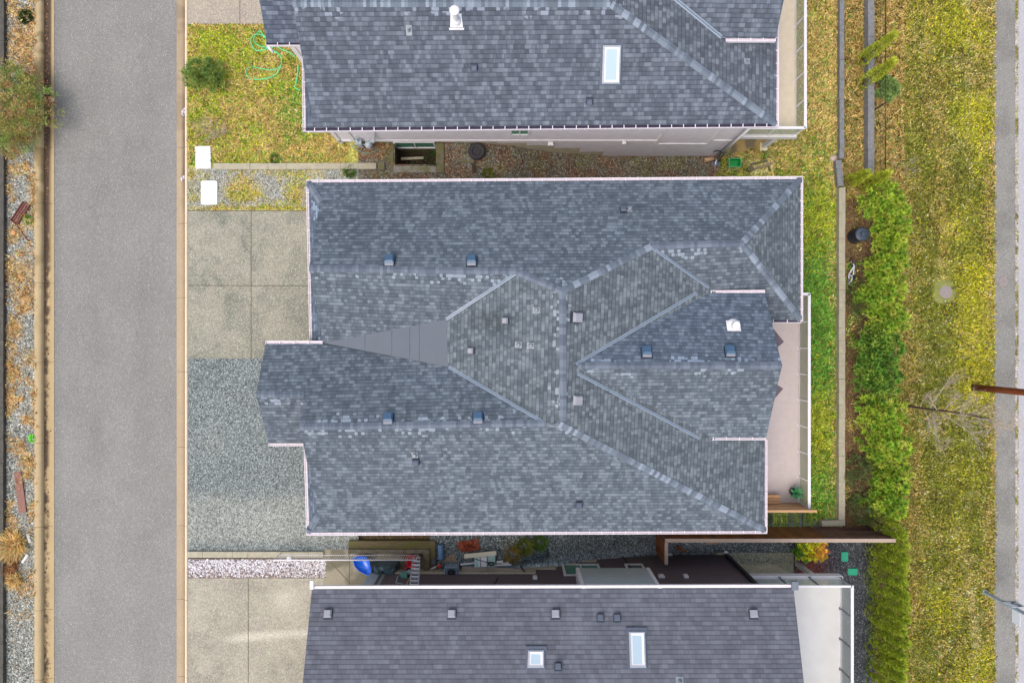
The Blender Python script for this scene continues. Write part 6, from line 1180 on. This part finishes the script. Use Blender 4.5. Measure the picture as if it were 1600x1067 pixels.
# bare tree and bare shrubs
def grow(mb, p, d, L, r, lvl, mats, rng, maxl, drop=.0, up=.25, nb=(3, 5)):
    k = 5; pts = [p]; q = p.copy(); dd = d.copy()
    for i in range(k): dd = (dd + Vector((rng.uniform(-.14, .14), rng.uniform(-.14, .14), rng.uniform(-.08, .14) + up * .08))).normalized(); q = q + dd * L / k; pts.append(q.copy())
    mb.tube(pts, r, mats[min(lvl, len(mats) - 1)], 6 if lvl < 2 else 4, r * .35)
    if lvl >= maxl: return
    for i in range(rng.randint(*nb)):
        f = rng.uniform(.25, .95); b = pts[int(f * k)]; a = rng.uniform(0, 6.283); side = Vector((math.cos(a), math.sin(a), rng.uniform(.0, .7))).normalized()
        grow(mb, b, (dd * .75 + side * .8).normalized(), L * rng.uniform(.42, .68) * (1.15 - f * .4), r * .5, lvl + 1, mats, rng, maxl, up=up, nb=nb)
rg = random.Random(5); b = G(1414, 633); t = thing('bare_tree', 'leafless pale branched tree standing between the hedge and the pavement', 'tree', b)
mb = MB(); tp = [b - Vector((0, 0, .1)), b + Vector((.02, -.02, 1.0)), b + Vector((.06, 0, 1.9)), b + Vector((.04, .03, 3.2)), b + Vector((.1, 0, 5.2))]; mb.tube(smooth(tp, 4), .065, M_dkbark, 9, .02); mb.obj('trunk', t)
limbs = [(1.7, (.15, 1, .45), 2.1), (1.75, (.05, -1, .5), 2.2), (2.4, (.4, -.8, .9), 1.7), (2.6, (-.2, .9, 1.0), 1.4), (3.0, (.3, .8, 1.2), 1.6), (3.3, (.1, -.7, 1.3), 1.7), (3.8, (.3, .3, 1.6), 1.6), (4.3, (-.1, -.3, 1.6), 1.5), (4.9, (.1, .1, 1.5), 1.6), (2.0, (-.6, -.5, .7), 1.5), (2.2, (-.7, .6, .8), 1.3), (3.5, (-.5, -.2, 1.3), 1.2), (1.2, (.2, -.9, .7), 1.0), (1.0, (0, .8, .6), .7), (5.1, (.2, -.3, 1.2), 1.3), (2.8, (.8, -.3, 1.0), 1.2)]
for z, d, L in limbs:
    mb = MB(); q = b + Vector((.05, 0, z)); grow(mb, q, Vector(d).normalized(), L, .019, 0, [M_pale, M_pale, M_twig], rg, 3, nb=(4, 6)); mb.obj('branch', t)
rg = random.Random(9); b = G(344, 212); t = thing('bare_shrub', 'bare pinkish shrub arching over the right kerb of the lane', 'shrub', b)
for i in range(9):
    a = rg.uniform(0, 6.283); mb = MB(); grow(mb, b + Vector((rg.uniform(-.1, .1), rg.uniform(-.1, .1), 0)), Vector((math.cos(a) * .9 - .35, math.sin(a) * .7 + .1, .9)).normalized(), rg.uniform(.7, 1.0), .014, 0, [plain('pink_twig', A(206, 180, 168), .8, .15, 10)] if i == 0 else [bpy.data.materials['pink_twig']], rg, 2, nb=(4, 6)); mb.obj('branch', t)
b = G(1408, 262); t = thing('bare_shrub', 'grey dead twiggy shrub at the foot of the verge above the hedge', 'shrub', b)
for i in range(7):
    a = rg.uniform(0, 6.283); mb = MB(); grow(mb, b, Vector((math.cos(a), math.sin(a), .7)).normalized(), rg.uniform(.6, .9), .010, 0, [M_twig], rg, 2, nb=(3, 5)); mb.obj('branch', t)
b = G(22, 222); t = thing('bare_shrub', 'tangle of thin brown stems below the wild bushes at the left edge', 'shrub', b)
for i in range(8):
    a = rg.uniform(0, 6.283); mb = MB(); grow(mb, b, Vector((math.cos(a), math.sin(a), .6)).normalized(), rg.uniform(.6, .9), .010, 0, [plain('brown_twig', A(150, 112, 92), .8, .2, 10)] if i == 0 else [bpy.data.materials['brown_twig']], rg, 2, nb=(3, 5)); mb.obj('branch', t)
# river pebbles in the strip above the lower driveway
sheet('pebble_strip', (293.6, 872, 512, 903), flat(120, 108, 102), M_soil, .008, 4)
n = 3600; x = RNG.uniform(295, 509, n); y = RNG.uniform(874, 901, n); pp = P((226, 222, 226), (196, 190, 194), (160, 150, 152), (150, 124, 116), (124, 110, 106), (206, 190, 182), (240, 238, 240)); edge = (y > 894) & (RNG.random(n) < .4)
pr = [.28, .24, .14, .05, .05, .06, .18]; ci = RNG.choice(7, n, p=pr); ci = np.where(edge, RNG.choice([3, 4, 5], n), ci)
stones('pebbles', x, y, RNG.uniform(.022, .048, n), pp[ci], 'white and rusty river pebbles in the strip above the lower driveway', 'pebbles', .012)
# a few garden stones
for px, py, s, c, lab in ((1346, 108, .14, (206, 200, 196), 'pale rock between the two slim cypresses'), (1350, 151, .07, (226, 220, 214), 'small white stone by the weathered low wall'), (1323, 214, .10, (222, 190, 196), 'pinkish stone right of the grey block wall'), (1302, 248, .17, (190, 172, 158), 'flat tan stone left of the step in the block wall'), (462, 172, .05, (240, 236, 220), 'tiny white stone near the gutter of the top house')):
    b = G(px, py); bm = bmesh.new(); bmesh.ops.create_icosphere(bm, subdivisions=2, radius=s)
    for v in bm.verts: v.co *= random.uniform(.85, 1.12); v.co.z *= .55
    me = bpy.data.meshes.new('rock'); bm.to_mesh(me); bm.free(); me.materials.append(plain('rock_face', A(*c), .85, .15, 12)); o = link('rock', me, None, b + Vector((0, 0, s * .2))); tag(o, lab, 'rock')
